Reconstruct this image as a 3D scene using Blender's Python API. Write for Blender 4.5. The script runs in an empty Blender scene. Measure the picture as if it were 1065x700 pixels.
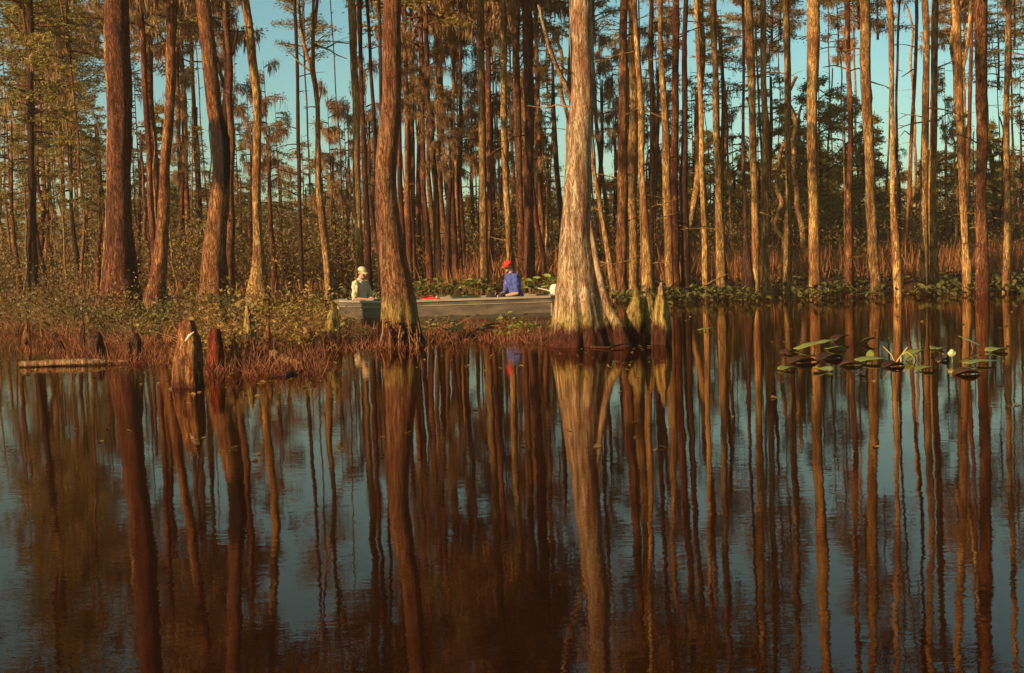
import bpy, math, random
import numpy as np
from mathutils import Vector, Matrix, noise as mn

random.seed(7)
R = np.random.RandomState(11)
scene = bpy.context.scene
COL = scene.collection

# ------------------------------------------------------------------ camera
W0, H0, F = 1065.0, 700.0, 1350.0
CAMZ = 1.35
PITCH = math.radians(3.73)
ROLL = 0.033
fwd = Vector((0, math.cos(PITCH), -math.sin(PITCH)))
u0 = Vector((0, math.sin(PITCH), math.cos(PITCH)))
r0 = Vector((1, 0, 0))
rt = r0 * math.cos(ROLL) - u0 * math.sin(ROLL)
up = u0 * math.cos(ROLL) + r0 * math.sin(ROLL)
CAM = Vector((0, 0, CAMZ))

def ray(px, py):
    return fwd + rt * ((px - W0 / 2) / F) - up * ((py - H0 / 2) / F)

def P(px, py, Y):
    d = ray(px, py)
    return CAM + d * (Y / d.y)

def G(px, py, z=0.0):
    d = ray(px, py)
    return CAM + d * ((z - CAMZ) / d.z)

def proj(x, y, z):
    v = Vector((x, y, z)) - CAM
    d = v.dot(fwd)
    if d < 0.01:
        return None
    return W0 / 2 + F * v.dot(rt) / d, H0 / 2 - F * v.dot(up) / d

cam_data = bpy.data.cameras.new("camera")
cam_data.sensor_width = 36
cam_data.lens = 36 * F / W0
cam_data.clip_end = 3000
cam = bpy.data.objects.new("camera", cam_data)
m = Matrix((rt, up, -fwd)).transposed().to_4x4()
m.translation = CAM
cam.matrix_world = m
COL.objects.link(cam)
scene.camera = cam

# ------------------------------------------------------------------ light
SUN_EL, SUN_AZ = math.radians(21), math.radians(52)      # azimuth: behind the viewer, turned to the left
sdir = Vector((-math.sin(SUN_AZ) * math.cos(SUN_EL), -math.cos(SUN_AZ) * math.cos(SUN_EL), math.sin(SUN_EL)))
sl = bpy.data.lights.new("sun", 'SUN')
sl.energy = 5.0
sl.angle = math.radians(0.5)
sl.color = (1.0, 0.75, 0.48)
so = bpy.data.objects.new("sun", sl)
so.rotation_euler = sdir.to_track_quat('Z', 'Y').to_euler()
so.location = (-20, -20, 40)
COL.objects.link(so)

world = bpy.data.worlds.new("World")
scene.world = world
world.use_nodes = True
nt = world.node_tree
nt.nodes.clear()
sky = nt.nodes.new("ShaderNodeTexSky")
sky.sky_type = 'NISHITA'
sky.sun_disc = False
sky.sun_elevation = SUN_EL
sky.sun_rotation = math.atan2(sdir.x, sdir.y)
sky.dust_density = 1.0
tint = nt.nodes.new("ShaderNodeMix")
tint.data_type = 'RGBA'
tint.blend_type = 'MULTIPLY'
tint.inputs[0].default_value = 1.0
tint.inputs[7].default_value = (0.66, 0.98, 0.86, 1)
bgn = nt.nodes.new("ShaderNodeBackground")
bgn.inputs[1].default_value = 0.075
wo = nt.nodes.new("ShaderNodeOutputWorld")
nt.links.new(sky.outputs[0], tint.inputs[6])
nt.links.new(tint.outputs[2], bgn.inputs[0])
nt.links.new(bgn.outputs[0], wo.inputs[0])

scene.view_settings.view_transform = 'Standard'
scene.view_settings.look = 'None'
scene.view_settings.exposure = 0.84
scene.view_settings.gamma = 1
scene.render.engine = 'CYCLES'
scene.cycles.max_bounces = 6
scene.cycles.diffuse_bounces = 2
scene.cycles.glossy_bounces = 3
scene.cycles.transmission_bounces = 3
scene.cycles.use_denoising = True

# ------------------------------------------------------------------ materials
class NT:
    def __init__(s, name):
        s.m = bpy.data.materials.new(name)
        s.m.use_nodes = True
        s.t = s.m.node_tree
        s.b = s.t.nodes["Principled BSDF"]
        s.out = s.t.nodes["Material Output"]
    def n(s, typ, **k):
        nd = s.t.nodes.new(typ)
        for a, v in k.items():
            setattr(nd, a, v)
        return nd
    def link(s, a, b):
        s.t.links.new(a, b)
    def noise(s, vec, scale, detail=4, rough=0.6, dist=0.0):
        nd = s.n("ShaderNodeTexNoise")
        nd.inputs["Scale"].default_value = scale
        nd.inputs["Detail"].default_value = detail
        nd.inputs["Roughness"].default_value = rough
        nd.inputs["Distortion"].default_value = dist
        if vec is not None:
            s.link(vec, nd.inputs["Vector"])
        return nd.outputs[0]
    def mapping(s, vec, sc):
        nd = s.n("ShaderNodeMapping")
        nd.inputs["Scale"].default_value = sc
        s.link(vec, nd.inputs["Vector"])
        return nd.outputs[0]
    def ramp(s, fac, stops):
        nd = s.n("ShaderNodeValToRGB")
        while len(nd.color_ramp.elements) < len(stops):
            nd.color_ramp.elements.new(0.5)
        for e, (p, c) in zip(nd.color_ramp.elements, stops):
            e.position = p
            e.color = (*c, 1) if not isinstance(c, (int, float)) else (c, c, c, 1)
        s.link(fac, nd.inputs[0])
        return nd.outputs[0]
    def mix(s, fac, a, b, blend='MIX'):
        nd = s.n("ShaderNodeMix", data_type='RGBA', blend_type=blend)
        for sock, v in ((nd.inputs[0], fac), (nd.inputs[6], a), (nd.inputs[7], b)):
            if hasattr(v, "links"):
                s.link(v, sock)
            elif isinstance(v, (int, float)):
                sock.default_value = v
            else:
                sock.default_value = (*v, 1)
        return nd.outputs[2]
    def math(s, op, a, b=0.0, clamp=False):
        nd = s.n("ShaderNodeMath", operation=op, use_clamp=clamp)
        for sock, v in ((nd.inputs[0], a), (nd.inputs[1], b)):
            if hasattr(v, "links"):
                s.link(v, sock)
            else:
                sock.default_value = v
        return nd.outputs[0]
    def bump(s, h, strength, dist):
        nd = s.n("ShaderNodeBump")
        nd.inputs["Strength"].default_value = strength
        nd.inputs["Distance"].default_value = dist
        s.link(h, nd.inputs["Height"])
        s.link(nd.outputs[0], s.b.inputs["Normal"])

def bark(name, dark, mid, light, dark_span=None, crack_amt=0.7, wet=0.0, moss=0.0, patch=0.5, rough=0.9, top=0.0):
    """fissured bark; wet = height of the stained high-water mark, moss = top of the lichen band above it"""
    s = NT(name)
    tc = s.n("ShaderNodeTexCoord")
    info = s.n("ShaderNodeObjectInfo")
    off = s.n("ShaderNodeVectorMath", operation='MULTIPLY_ADD')
    s.link(tc.outputs["Object"], off.inputs[0])
    off.inputs[1].default_value = (1, 1, 1)
    cmb = s.n("ShaderNodeCombineXYZ")
    s.link(s.math('MULTIPLY', info.outputs["Random"], 37.0), cmb.inputs[2])
    s.link(cmb.outputs[0], off.inputs[2])
    v = off.outputs[0]
    fine = s.noise(s.mapping(v, (26, 26, 5.5)), 1.0, 7, 0.75)
    med = s.noise(s.mapping(v, (9, 9, 2.4)), 1.0, 6, 0.72, 0.5)
    big = s.noise(s.mapping(v, (3.2, 3.2, 1.0)), 1.0, 6, 0.72, 0.6)
    c = s.ramp(fine, [(0.34, dark), (0.48, mid), (0.62, light)])
    dk = s.ramp(med, [(0.40, 0.0), (0.56, 1.0)])
    c = s.mix(s.math('MULTIPLY', dk, 0.5), c, tuple(0.45 * a for a in mid))
    pt = s.ramp(big, [(0.50 - 0.1 * patch, 0.0), (0.62 - 0.1 * patch, 1.0)])
    c = s.mix(s.math('MULTIPLY', pt, min(1.0, patch * 1.5)), c, tuple(a * k for a, k in zip(dark, (1.25, 0.85, 0.8))))
    crack = s.noise(s.mapping(v, (15, 15, 2.6)), 1.0, 4, 0.6, 1.0)
    cr = s.ramp(s.math('ABSOLUTE', s.math('SUBTRACT', crack, 0.5)), [(0.0, 1.0), (0.045, 0.0)])
    c = s.mix(s.math('MULTIPLY', cr, crack_amt), c, tuple(0.35 * a for a in dark))
    # random tone for each tree
    tone = s.math('MULTIPLY_ADD', info.outputs["Random"], 0.8)
    s.t.nodes[-1].inputs[2].default_value = 0.70
    hs = s.n("ShaderNodeHueSaturation")
    s.link(tone, hs.inputs["Value"])
    s.link(c, hs.inputs["Color"])
    c = hs.outputs[0]
    geo = s.n("ShaderNodeNewGeometry")
    sep = s.n("ShaderNodeSeparateXYZ")
    s.link(geo.outputs["Position"], sep.inputs[0])
    z = sep.outputs[2]
    wob = s.noise(s.mapping(v, (6, 6, 1.2)), 1.0, 5, 0.7)
    zz = s.math('SUBTRACT', z, s.math('MULTIPLY', s.math('SUBTRACT', wob, 0.5), 0.8))
    def stepf(lo, hi):
        mr = s.n("ShaderNodeMapRange", clamp=True)
        mr.inputs[1].default_value = lo
        mr.inputs[2].default_value = hi
        s.link(zz, mr.inputs[0])
        return mr.outputs[0]
    if dark_span:  # near-black patch on the right side between two heights
        bf = s.math('MULTIPLY', stepf(dark_span[0] - 0.1, dark_span[0] + 0.1), s.math('SUBTRACT', 1.0, stepf(dark_span[1] - 0.1, dark_span[1] + 0.1)))
        sp2 = s.n("ShaderNodeSeparateXYZ")
        s.link(tc.outputs["Object"], sp2.inputs[0])
        sd = s.n("ShaderNodeMapRange", clamp=True)
        sd.inputs[1].default_value = -0.16
        sd.inputs[2].default_value = -0.02
        s.link(s.math('ADD', sp2.outputs[0], s.math('MULTIPLY', s.math('SUBTRACT', wob, 0.5), 0.3)), sd.inputs[0])
        c = s.mix(s.math('MULTIPLY', s.math('MULTIPLY', bf, sd.outputs[0]), 0.95), c, (0.012, 0.006, 0.004))
    if moss > 0:
        mcol = s.mix(s.ramp(fine, [(0.38, 0.0), (0.62, 1.0)]), (0.13, 0.085, 0.012), (0.46, 0.33, 0.07))
        fade = s.math('SUBTRACT', 1.0, stepf(moss * 0.8, moss * 1.25))
        c = s.mix(s.math('MULTIPLY', fade, s.ramp(med, [(0.38, 0.25), (0.6, 0.85)])), c, mcol)
    if wet > 0:
        wcol = s.mix(s.ramp(fine, [(0.36, 0.0), (0.64, 1.0)]), (0.014, 0.004, 0.002), (0.11, 0.028, 0.010))
        c = s.mix(s.math('SUBTRACT', 1.0, stepf(wet - 0.07, wet + 0.07)), c, wcol)
    s.link(c, s.b.inputs["Base Color"])
    s.b.inputs["Roughness"].default_value = rough
    s.b.inputs["Specular IOR Level"].default_value = 0.15
    h = s.math('SUBTRACT', s.math('ADD', s.math('MULTIPLY', fine, 0.7), med), s.math('MULTIPLY', cr, 0.35))
    s.bump(h, 1.0, 0.045)
    return s.m

def leafmat(name, a, b, trans=0.3, rough=0.6, world_scale=0.6):
    s = NT(name)
    geo = s.n("ShaderNodeNewGeometry")
    info = s.n("ShaderNodeObjectInfo")
    nz = s.noise(geo.outputs["Position"], world_scale, 3, 0.6)
    f = s.math('ADD', s.math('MULTIPLY', geo.outputs["Random Per Island"], 0.55), s.math('MULTIPLY', s.ramp(nz, [(0.35, 0.0), (0.65, 1.0)]), 0.45))
    c = s.mix(f, a, b)
    hs = s.n("ShaderNodeHueSaturation")
    s.link(s.math('MULTIPLY_ADD', info.outputs["Random"], 0.45), hs.inputs["Value"])
    s.t.nodes[-2 if s.t.nodes[-1] == hs else -1]
    for nd in s.t.nodes:
        if nd.type == 'MATH' and nd.operation == 'MULTIPLY_ADD':
            nd.inputs[2].default_value = 0.78
    s.link(c, hs.inputs["Color"])
    s.link(hs.outputs[0], s.b.inputs["Base Color"])
    s.b.inputs["Roughness"].default_value = rough
    s.b.inputs["Specular IOR Level"].default_value = 0.25
    if trans > 0:
        tr = s.n("ShaderNodeBsdfTranslucent")
        s.link(hs.outputs[0], tr.inputs[0])
        mx = s.n("ShaderNodeMixShader")
        mx.inputs[0].default_value = trans
        s.link(s.b.outputs[0], mx.inputs[1])
        s.link(tr.outputs[0], mx.inputs[2])
        s.link(mx.outputs[0], s.out.inputs[0])
    return s.m

def plain(name, c, rough=0.7, var=0.25, sc=20, bump=0.2, metal=0.0, spec=0.3):
    s = NT(name)
    tc = s.n("ShaderNodeTexCoord")
    nz = s.noise(tc.outputs["Object"], sc, 5, 0.6)
    s.link(s.mix(nz, tuple(a * (1 - var) for a in c), tuple(min(1, a * (1 + var)) for a in c)), s.b.inputs["Base Color"])
    s.b.inputs["Roughness"].default_value = rough
    s.b.inputs["Metallic"].default_value = metal
    s.b.inputs["Specular IOR Level"].default_value = spec
    if bump:
        s.bump(nz, bump, 0.01)
    return s.m

M = {}
M['bark_pale'] = bark("pale_bark", (0.09, 0.030, 0.010), (0.37, 0.185, 0.052), (0.66, 0.41, 0.15), wet=0.0, patch=0.45)
M['bark_big'] = bark("pale_flaking_bark", (0.14, 0.045, 0.015), (0.48, 0.28, 0.125), (0.76, 0.55, 0.32), crack_amt=0.35, wet=0.30, moss=0.50, patch=0.45)
M['bark_moss'] = bark("rough_brown_bark", (0.085, 0.024, 0.009), (0.26, 0.105, 0.038), (0.46, 0.24, 0.10), wet=0.33, moss=0.60, patch=0.45)
M['bark_brown'] = bark("brown_bark", (0.06, 0.018, 0.008), (0.23, 0.085, 0.026), (0.46, 0.21, 0.07), wet=0.0, patch=0.55)
M['bark_red'] = bark("red_brown_bark", (0.04, 0.011, 0.006), (0.15, 0.045, 0.016), (0.33, 0.125, 0.040), wet=0.0, patch=0.6)
M['bark_dark'] = bark("dark_bark", (0.02, 0.008, 0.004), (0.06, 0.022, 0.010), (0.13, 0.055, 0.022), wet=0.0, patch=0.4)
M['bark_patch'] = bark('dark_patch_bark', (0.085, 0.024, 0.009), (0.28, 0.105, 0.034), (0.48, 0.23, 0.085), dark_span=(2.75, 4.0), wet=0.25, patch=0.45)
M['bark_sombre'] = bark('sombre_bark', (0.03, 0.009, 0.005), (0.11, 0.034, 0.014), (0.24, 0.09, 0.032), wet=0.0, patch=0.5)
M['knee'] = bark("knee_bark", (0.10, 0.03, 0.012), (0.27, 0.12, 0.045), (0.45, 0.26, 0.10), wet=0.24, moss=0.70, patch=0.3)
M['knee_plain'] = bark("weathered_wood", (0.07, 0.018, 0.006), (0.20, 0.07, 0.02), (0.44, 0.21, 0.065), wet=0.10, patch=0.35)
M['log'] = bark('dry_pale_log', (0.12, 0.045, 0.015), (0.36, 0.19, 0.07), (0.6, 0.38, 0.17), patch=0.4)
M['stump_red'] = bark("rotten_red_wood", (0.07, 0.010, 0.004), (0.24, 0.038, 0.010), (0.38, 0.09, 0.024), wet=0.06, patch=0.3)
M['leaf_olive'] = leafmat("olive_foliage", (0.09, 0.064, 0.010), (0.36, 0.255, 0.045), trans=0.45)
M['leaf_far'] = leafmat("far_foliage", (0.13, 0.084, 0.013), (0.46, 0.305, 0.055), trans=0.45)
M['leaf_under'] = leafmat('thicket_foliage', (0.075, 0.040, 0.011), (0.30, 0.175, 0.042), trans=0.35)
M['leaf_rust'] = leafmat("rusty_foliage", (0.16, 0.078, 0.020), (0.46, 0.245, 0.07), trans=0.45)
M['moss_hang'] = leafmat("hanging_moss", (0.17, 0.085, 0.034), (0.52, 0.30, 0.13), trans=0.45, rough=0.9)
M['leaf_bank'] = leafmat("bank_leaves", (0.020, 0.018, 0.006), (0.17, 0.140, 0.030), trans=0.1, rough=0.5, world_scale=1.2)
M['leaf_brush'] = leafmat("brush_leaves", (0.09, 0.040, 0.008), (0.40, 0.230, 0.045), trans=0.3, world_scale=3.0)
M['dry'] = leafmat("dry_grass_blades", (0.13, 0.036, 0.010), (0.42, 0.165, 0.045), trans=0.2, rough=0.8)
M['sedge'] = leafmat('dead_sedge', (0.045, 0.012, 0.005), (0.25, 0.075, 0.022), trans=0.1, rough=0.8, world_scale=2.5)
M['twig'] = leafmat("dry_twigs", (0.09, 0.030, 0.010), (0.34, 0.15, 0.05), trans=0.0, rough=0.9)
M['pad'] = leafmat("lily_leaf", (0.15, 0.16, 0.030), (0.27, 0.26, 0.05), trans=0.2, rough=0.35)
M['pad_dark'] = leafmat("dark_leaf_reflection", (0.03, 0.012, 0.005), (0.08, 0.035, 0.012), trans=0.0, rough=0.35)
M['plant_green'] = leafmat("fresh_leaves", (0.11, 0.12, 0.02), (0.34, 0.34, 0.05), trans=0.25, rough=0.5)

def water_mat():
    s = NT("swamp_water")
    s.b.inputs["Base Color"].default_value = (0.015, 0.0045, 0.0020, 1)
    s.b.inputs["Roughness"].default_value = 0.0
    s.b.inputs["IOR"].default_value = 1.33
    s.b.inputs["Specular Tint"].default_value = (0.82, 0.55, 0.37, 1)
    geo = s.n("ShaderNodeNewGeometry")
    a = s.noise(s.mapping(geo.outputs["Position"], (1.0, 0.55, 1)), 1.3, 2, 0.5)
    b = s.noise(s.mapping(geo.outputs["Position"], (1.0, 2.2, 1)), 5.0, 3, 0.55)
    h = s.math('ADD', a, s.math('ADD', s.math('MULTIPLY', b, 0.20), s.math('MULTIPLY', s.noise(s.mapping(geo.outputs['Position'], (1.0, 3.0, 1)), 11.0, 2, 0.5), 0.05)))
    s.bump(h, 1.0, 0.0024)
    bn = [n for n in s.t.nodes if n.type == 'BUMP'][0]
    df = s.n("ShaderNodeBsdfDiffuse")
    df.inputs[0].default_value = (0.015, 0.0045, 0.0020, 1)
    gl = s.n("ShaderNodeBsdfGlossy")
    gl.inputs[0].default_value = (0.92, 0.76, 0.62, 1)
    gl.inputs[1].default_value = 0.0
    fr = s.n("ShaderNodeFresnel")
    fr.inputs[0].default_value = 1.33
    for nd in (df, gl, fr):
        s.link(bn.outputs[0], nd.inputs["Normal"])
    mx = s.n("ShaderNodeMixShader")
    s.link(fr.outputs[0], mx.inputs[0])
    s.link(df.outputs[0], mx.inputs[1])
    s.link(gl.outputs[0], mx.inputs[2])
    s.link(mx.outputs[0], s.out.inputs[0])
    return s.m
M['water'] = water_mat()

def ground_mat():
    s = NT("swamp_mud")
    geo = s.n("ShaderNodeNewGeometry")
    a = s.noise(geo.outputs["Position"], 1.5, 6, 0.7)
    b = s.noise(geo.outputs["Position"], 14.0, 5, 0.7)
    c = s.mix(a, (0.022, 0.008, 0.004), (0.085, 0.028, 0.010))
    c = s.mix(s.ramp(b, [(0.45, 0.0), (0.65, 0.8)]), c, (0.13, 0.048, 0.014))
    s.link(c, s.b.inputs["Base Color"])
    s.b.inputs["Roughness"].default_value = 0.95
    s.b.inputs["Specular IOR Level"].default_value = 0.05
    s.bump(b, 0.8, 0.05)
    return s.m
M['ground'] = ground_mat()

# ------------------------------------------------------------------ mesh building
class MB:
    def __init__(s):
        s.v, s.f, s.mi = [], [], []
        s.n = 0
    def add(s, verts, faces, mi=0):
        """verts (n,3) array, faces (k,m) array"""
        verts = np.asarray(verts, dtype=np.float64).reshape(-1, 3)
        faces = np.asarray(faces, dtype=np.int64)
        s.v.append(verts)
        s.f.append(faces + s.n)
        s.mi.append(np.full(len(faces), mi, dtype=np.int32))
        s.n += len(verts)
    def mesh(s, name, mats, smooth=True):
        me = bpy.data.meshes.new(name)
        v = np.concatenate(s.v)
        loops = np.concatenate([f.ravel() for f in s.f])
        tot = np.concatenate([np.full(len(f), f.shape[1], dtype=np.int32) for f in s.f])
        start = np.concatenate([[0], np.cumsum(tot)[:-1]]).astype(np.int32)
        me.vertices.add(len(v))
        me.vertices.foreach_set("co", v.astype(np.float32).ravel())
        me.loops.add(len(loops))
        me.loops.foreach_set("vertex_index", loops.astype(np.int32))
        me.polygons.add(len(tot))
        me.polygons.foreach_set("loop_start", start)
        me.polygons.foreach_set("material_index", np.concatenate(s.mi))
        me.polygons.foreach_set("use_smooth", np.full(len(tot), smooth, dtype=bool))
        for mt in mats:
            me.materials.append(mt)
        me.update(calc_edges=True)
        me.validate()
        return me

def tube(mb, pts, rad, seg=8, mi=0, cap=True, rfun=None, flat=1.0, ref=None):
    """swept tube; rad a list; rfun(i, theta, point) multiplies the radius; flat squashes along the binormal"""
    pts = [Vector(p) for p in pts]
    n = len(pts)
    V = []
    prev = None
    for i in range(n):
        t = (pts[min(i + 1, n - 1)] - pts[max(i - 1, 0)])
        if t.length < 1e-9:
            t = Vector((0, 0, 1))
        t.normalize()
        if prev is None:
            a = Vector(ref) if ref is not None else (Vector((1, 0, 0)) if abs(t.x) < 0.8 else Vector((0, 1, 0)))
        else:
            a = prev
        a = (a - t * a.dot(t))
        if a.length < 1e-6:
            a = t.orthogonal()
        a.normalize()
        prev = a
        b = t.cross(a)
        for k in range(seg):
            th = 2 * math.pi * k / seg
            r = rad[i] * (rfun(i, th, pts[i]) if rfun else 1.0)
            V.append(pts[i] + a * (r * math.cos(th)) + b * (r * flat * math.sin(th)))
    Fc = []
    for i in range(n - 1):
        for k in range(seg):
            k2 = (k + 1) % seg
            Fc.append((i * seg + k, i * seg + k2, (i + 1) * seg + k2, (i + 1) * seg + k))
    mb.add([tuple(v) for v in V], Fc, mi)
    if cap:
        for i, rev in ((0, True), (n - 1, False)):
            ring = [tuple(V[i * seg + k]) for k in range(seg)]
            c = tuple(pts[i])
            fs = [(seg, (k + 1) % seg, k) if rev else (seg, k, (k + 1) % seg) for k in range(seg)]
            mb.add(ring + [c], fs, mi)

def ellipsoid(mb, c, r, seg=16, ring=10, mi=0, rot=None):
    V, Fc = [], []
    for i in range(ring + 1):
        ph = math.pi * i / ring
        for k in range(seg):
            th = 2 * math.pi * k / seg
            v = Vector((r[0] * math.sin(ph) * math.cos(th), r[1] * math.sin(ph) * math.sin(th), r[2] * math.cos(ph)))
            if rot is not None:
                v = rot @ v
            V.append(tuple(Vector(c) + v))
    for i in range(ring):
        for k in range(seg):
            k2 = (k + 1) % seg
            Fc.append((i * seg + k, (i + 1) * seg + k, (i + 1) * seg + k2, i * seg + k2))
    mb.add(V, Fc, mi)

def leaves(mb, pos, dirs, length, width, mi=0, bend=0.0):
    """pos (n,3), dirs (n,3) unit long axis; each leaf a bent rhombus-like blade of 2 quads' worth (6 vertices, 2 faces)"""
    pos = np.asarray(pos); n = len(pos)
    if n == 0:
        return
    dirs = dirs / (np.linalg.norm(dirs, axis=1, keepdims=True) + 1e-9)
    rnd = R.normal(size=(n, 3))
    side = np.cross(dirs, rnd)
    side /= (np.linalg.norm(side, axis=1, keepdims=True) + 1e-9)
    L = np.asarray(length).reshape(-1, 1) * np.ones((n, 1)); Wd = np.asarray(width).reshape(-1, 1) * np.ones((n, 1))
    nrm = np.cross(dirs, side)
    p0 = pos
    p1 = pos + dirs * L * 0.5 + side * Wd * 0.5 + nrm * L * bend
    p2 = pos + dirs * L
    p3 = pos + dirs * L * 0.5 - side * Wd * 0.5 + nrm * L * bend
    V = np.stack([p0, p1, p2, p3], axis=1).reshape(-1, 3)
    Fc = np.arange(4 * n).reshape(n, 4)
    mb.add(V, Fc, mi)

def link(name, me, parent=None, loc=(0, 0, 0)):
    o = bpy.data.objects.new(name, me)
    o.location = loc
    if parent:
        o.parent = parent
    COL.objects.link(o)
    return o

def tag(o, label, cat, group=None, kind=None):
    if label:
        o["label"] = label
    if cat:
        o["category"] = cat
    if group:
        o["group"] = group
    if kind:
        o["kind"] = kind
    return o

def root(name, loc, label, cat, group=None):
    o = bpy.data.objects.new(name, None)
    o.location = loc
    o.empty_display_size = 0.2
    COL.objects.link(o)
    return tag(o, label, cat, group)

# ------------------------------------------------------------------ ground and water
SHORE = [(-400, 333), (0, 335), (60, 333), (150, 336), (200, 340), (340, 330), (380, 322), (470, 318), (560, 316), (620, 318), (690, 315), (760, 313), (840, 311), (900, 309), (1065, 304), (1500, 294)]
sx = [a for a, b in SHORE]; sy = [b for a, b in SHORE]
ISLES = []
def isle(px, py, rx, ry, h):
    g = G(px, py)
    ISLES.append((g.x, g.y, rx, ry, h))
isle(262, 376, 1.35, 1.7, 0.16)
isle(205, 352, 1.2, 1.6, 0.12)
isle(318, 362, 1.0, 1.3, 0.13)
isle(505, 349, 1.35, 1.0, 0.05)


def ground_z(x, y):
    z = -0.7
    if y > 8:
        p = proj(x, y, 0)
        t = (np.interp(p[0], sx, sy) + 3 * mn.noise(Vector((x * 0.6, y * 0.25, 3))) - p[1])
        s = max(0.0, min(1.0, (t + 5) / 16.0))
        s = s * s * (3 - 2 * s)
        z = -0.7 + s * (0.86 + 0.16 * mn.noise(Vector((x * 0.35, y * 0.35, 0))) + 0.05 * mn.noise(Vector((x * 1.7, y * 1.7, 5))))
    for cx, cy, rx, ry, h in ISLES:
        d = math.hypot((x - cx) / rx, (y - cy) / ry)
        if d < 1.6:
            e = max(0.0, min(1.0, (1.5 - d) / 1.0))
            z = max(z, -0.5 + e * (0.46 + h * 0.5 + 0.16 * mn.noise(Vector((x * 1.8, y * 1.8, 1)))))
    return z

def spaced(lo, hi, dense_lo, dense_hi, step, n_out):
    a = list(np.arange(dense_lo, dense_hi + step, step))
    pre = [dense_lo - (dense_lo - lo) * (k / n_out) ** 2.2 for k in range(n_out, 0, -1)]
    post = [dense_hi + step + (hi - dense_hi) * (k / n_out) ** 2.2 for k in range(1, n_out + 1)]
    return pre + a + post
gx = spaced(-900, 900, -24, 26, 0.3, 26)
gy = spaced(-300, 1500, 11, 56, 0.3, 26)
V = [(x, y, ground_z(x, y)) for y in gy for x in gx]
nx = len(gx)
Fc = [(j * nx + i, j * nx + i + 1, (j + 1) * nx + i + 1, (j + 1) * nx + i) for j in range(len(gy) - 1) for i in range(nx - 1)]
mb = MB(); mb.add(V, Fc)
tag(link("ground", mb.mesh("ground", [M['ground']])), None, None, kind="structure")
mb = MB(); mb.add([(-900, -300, 0), (900, -300, 0), (900, 1500, 0), (-900, 1500, 0)], [(0, 1, 2, 3)])
tag(link("water", mb.mesh("water", [M['water']], smooth=False)), None, None, kind="structure")

# ------------------------------------------------------------------ crowns (a pool shared by the trees)
def unit(v):
    return v / (np.linalg.norm(v, axis=-1, keepdims=True) + 1e-9)

def branch_pts(p0, d, L, droop, n=6, wig=0.12):
    pts = [Vector(p0)]
    d = Vector(d).normalized()
    for i in range(n):
        d = (d + Vector((random.uniform(-wig, wig), random.uniform(-wig, wig), random.uniform(-wig, wig) - droop))).normalized()
        pts.append(pts[-1] + d * (L / n))
    return pts

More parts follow.
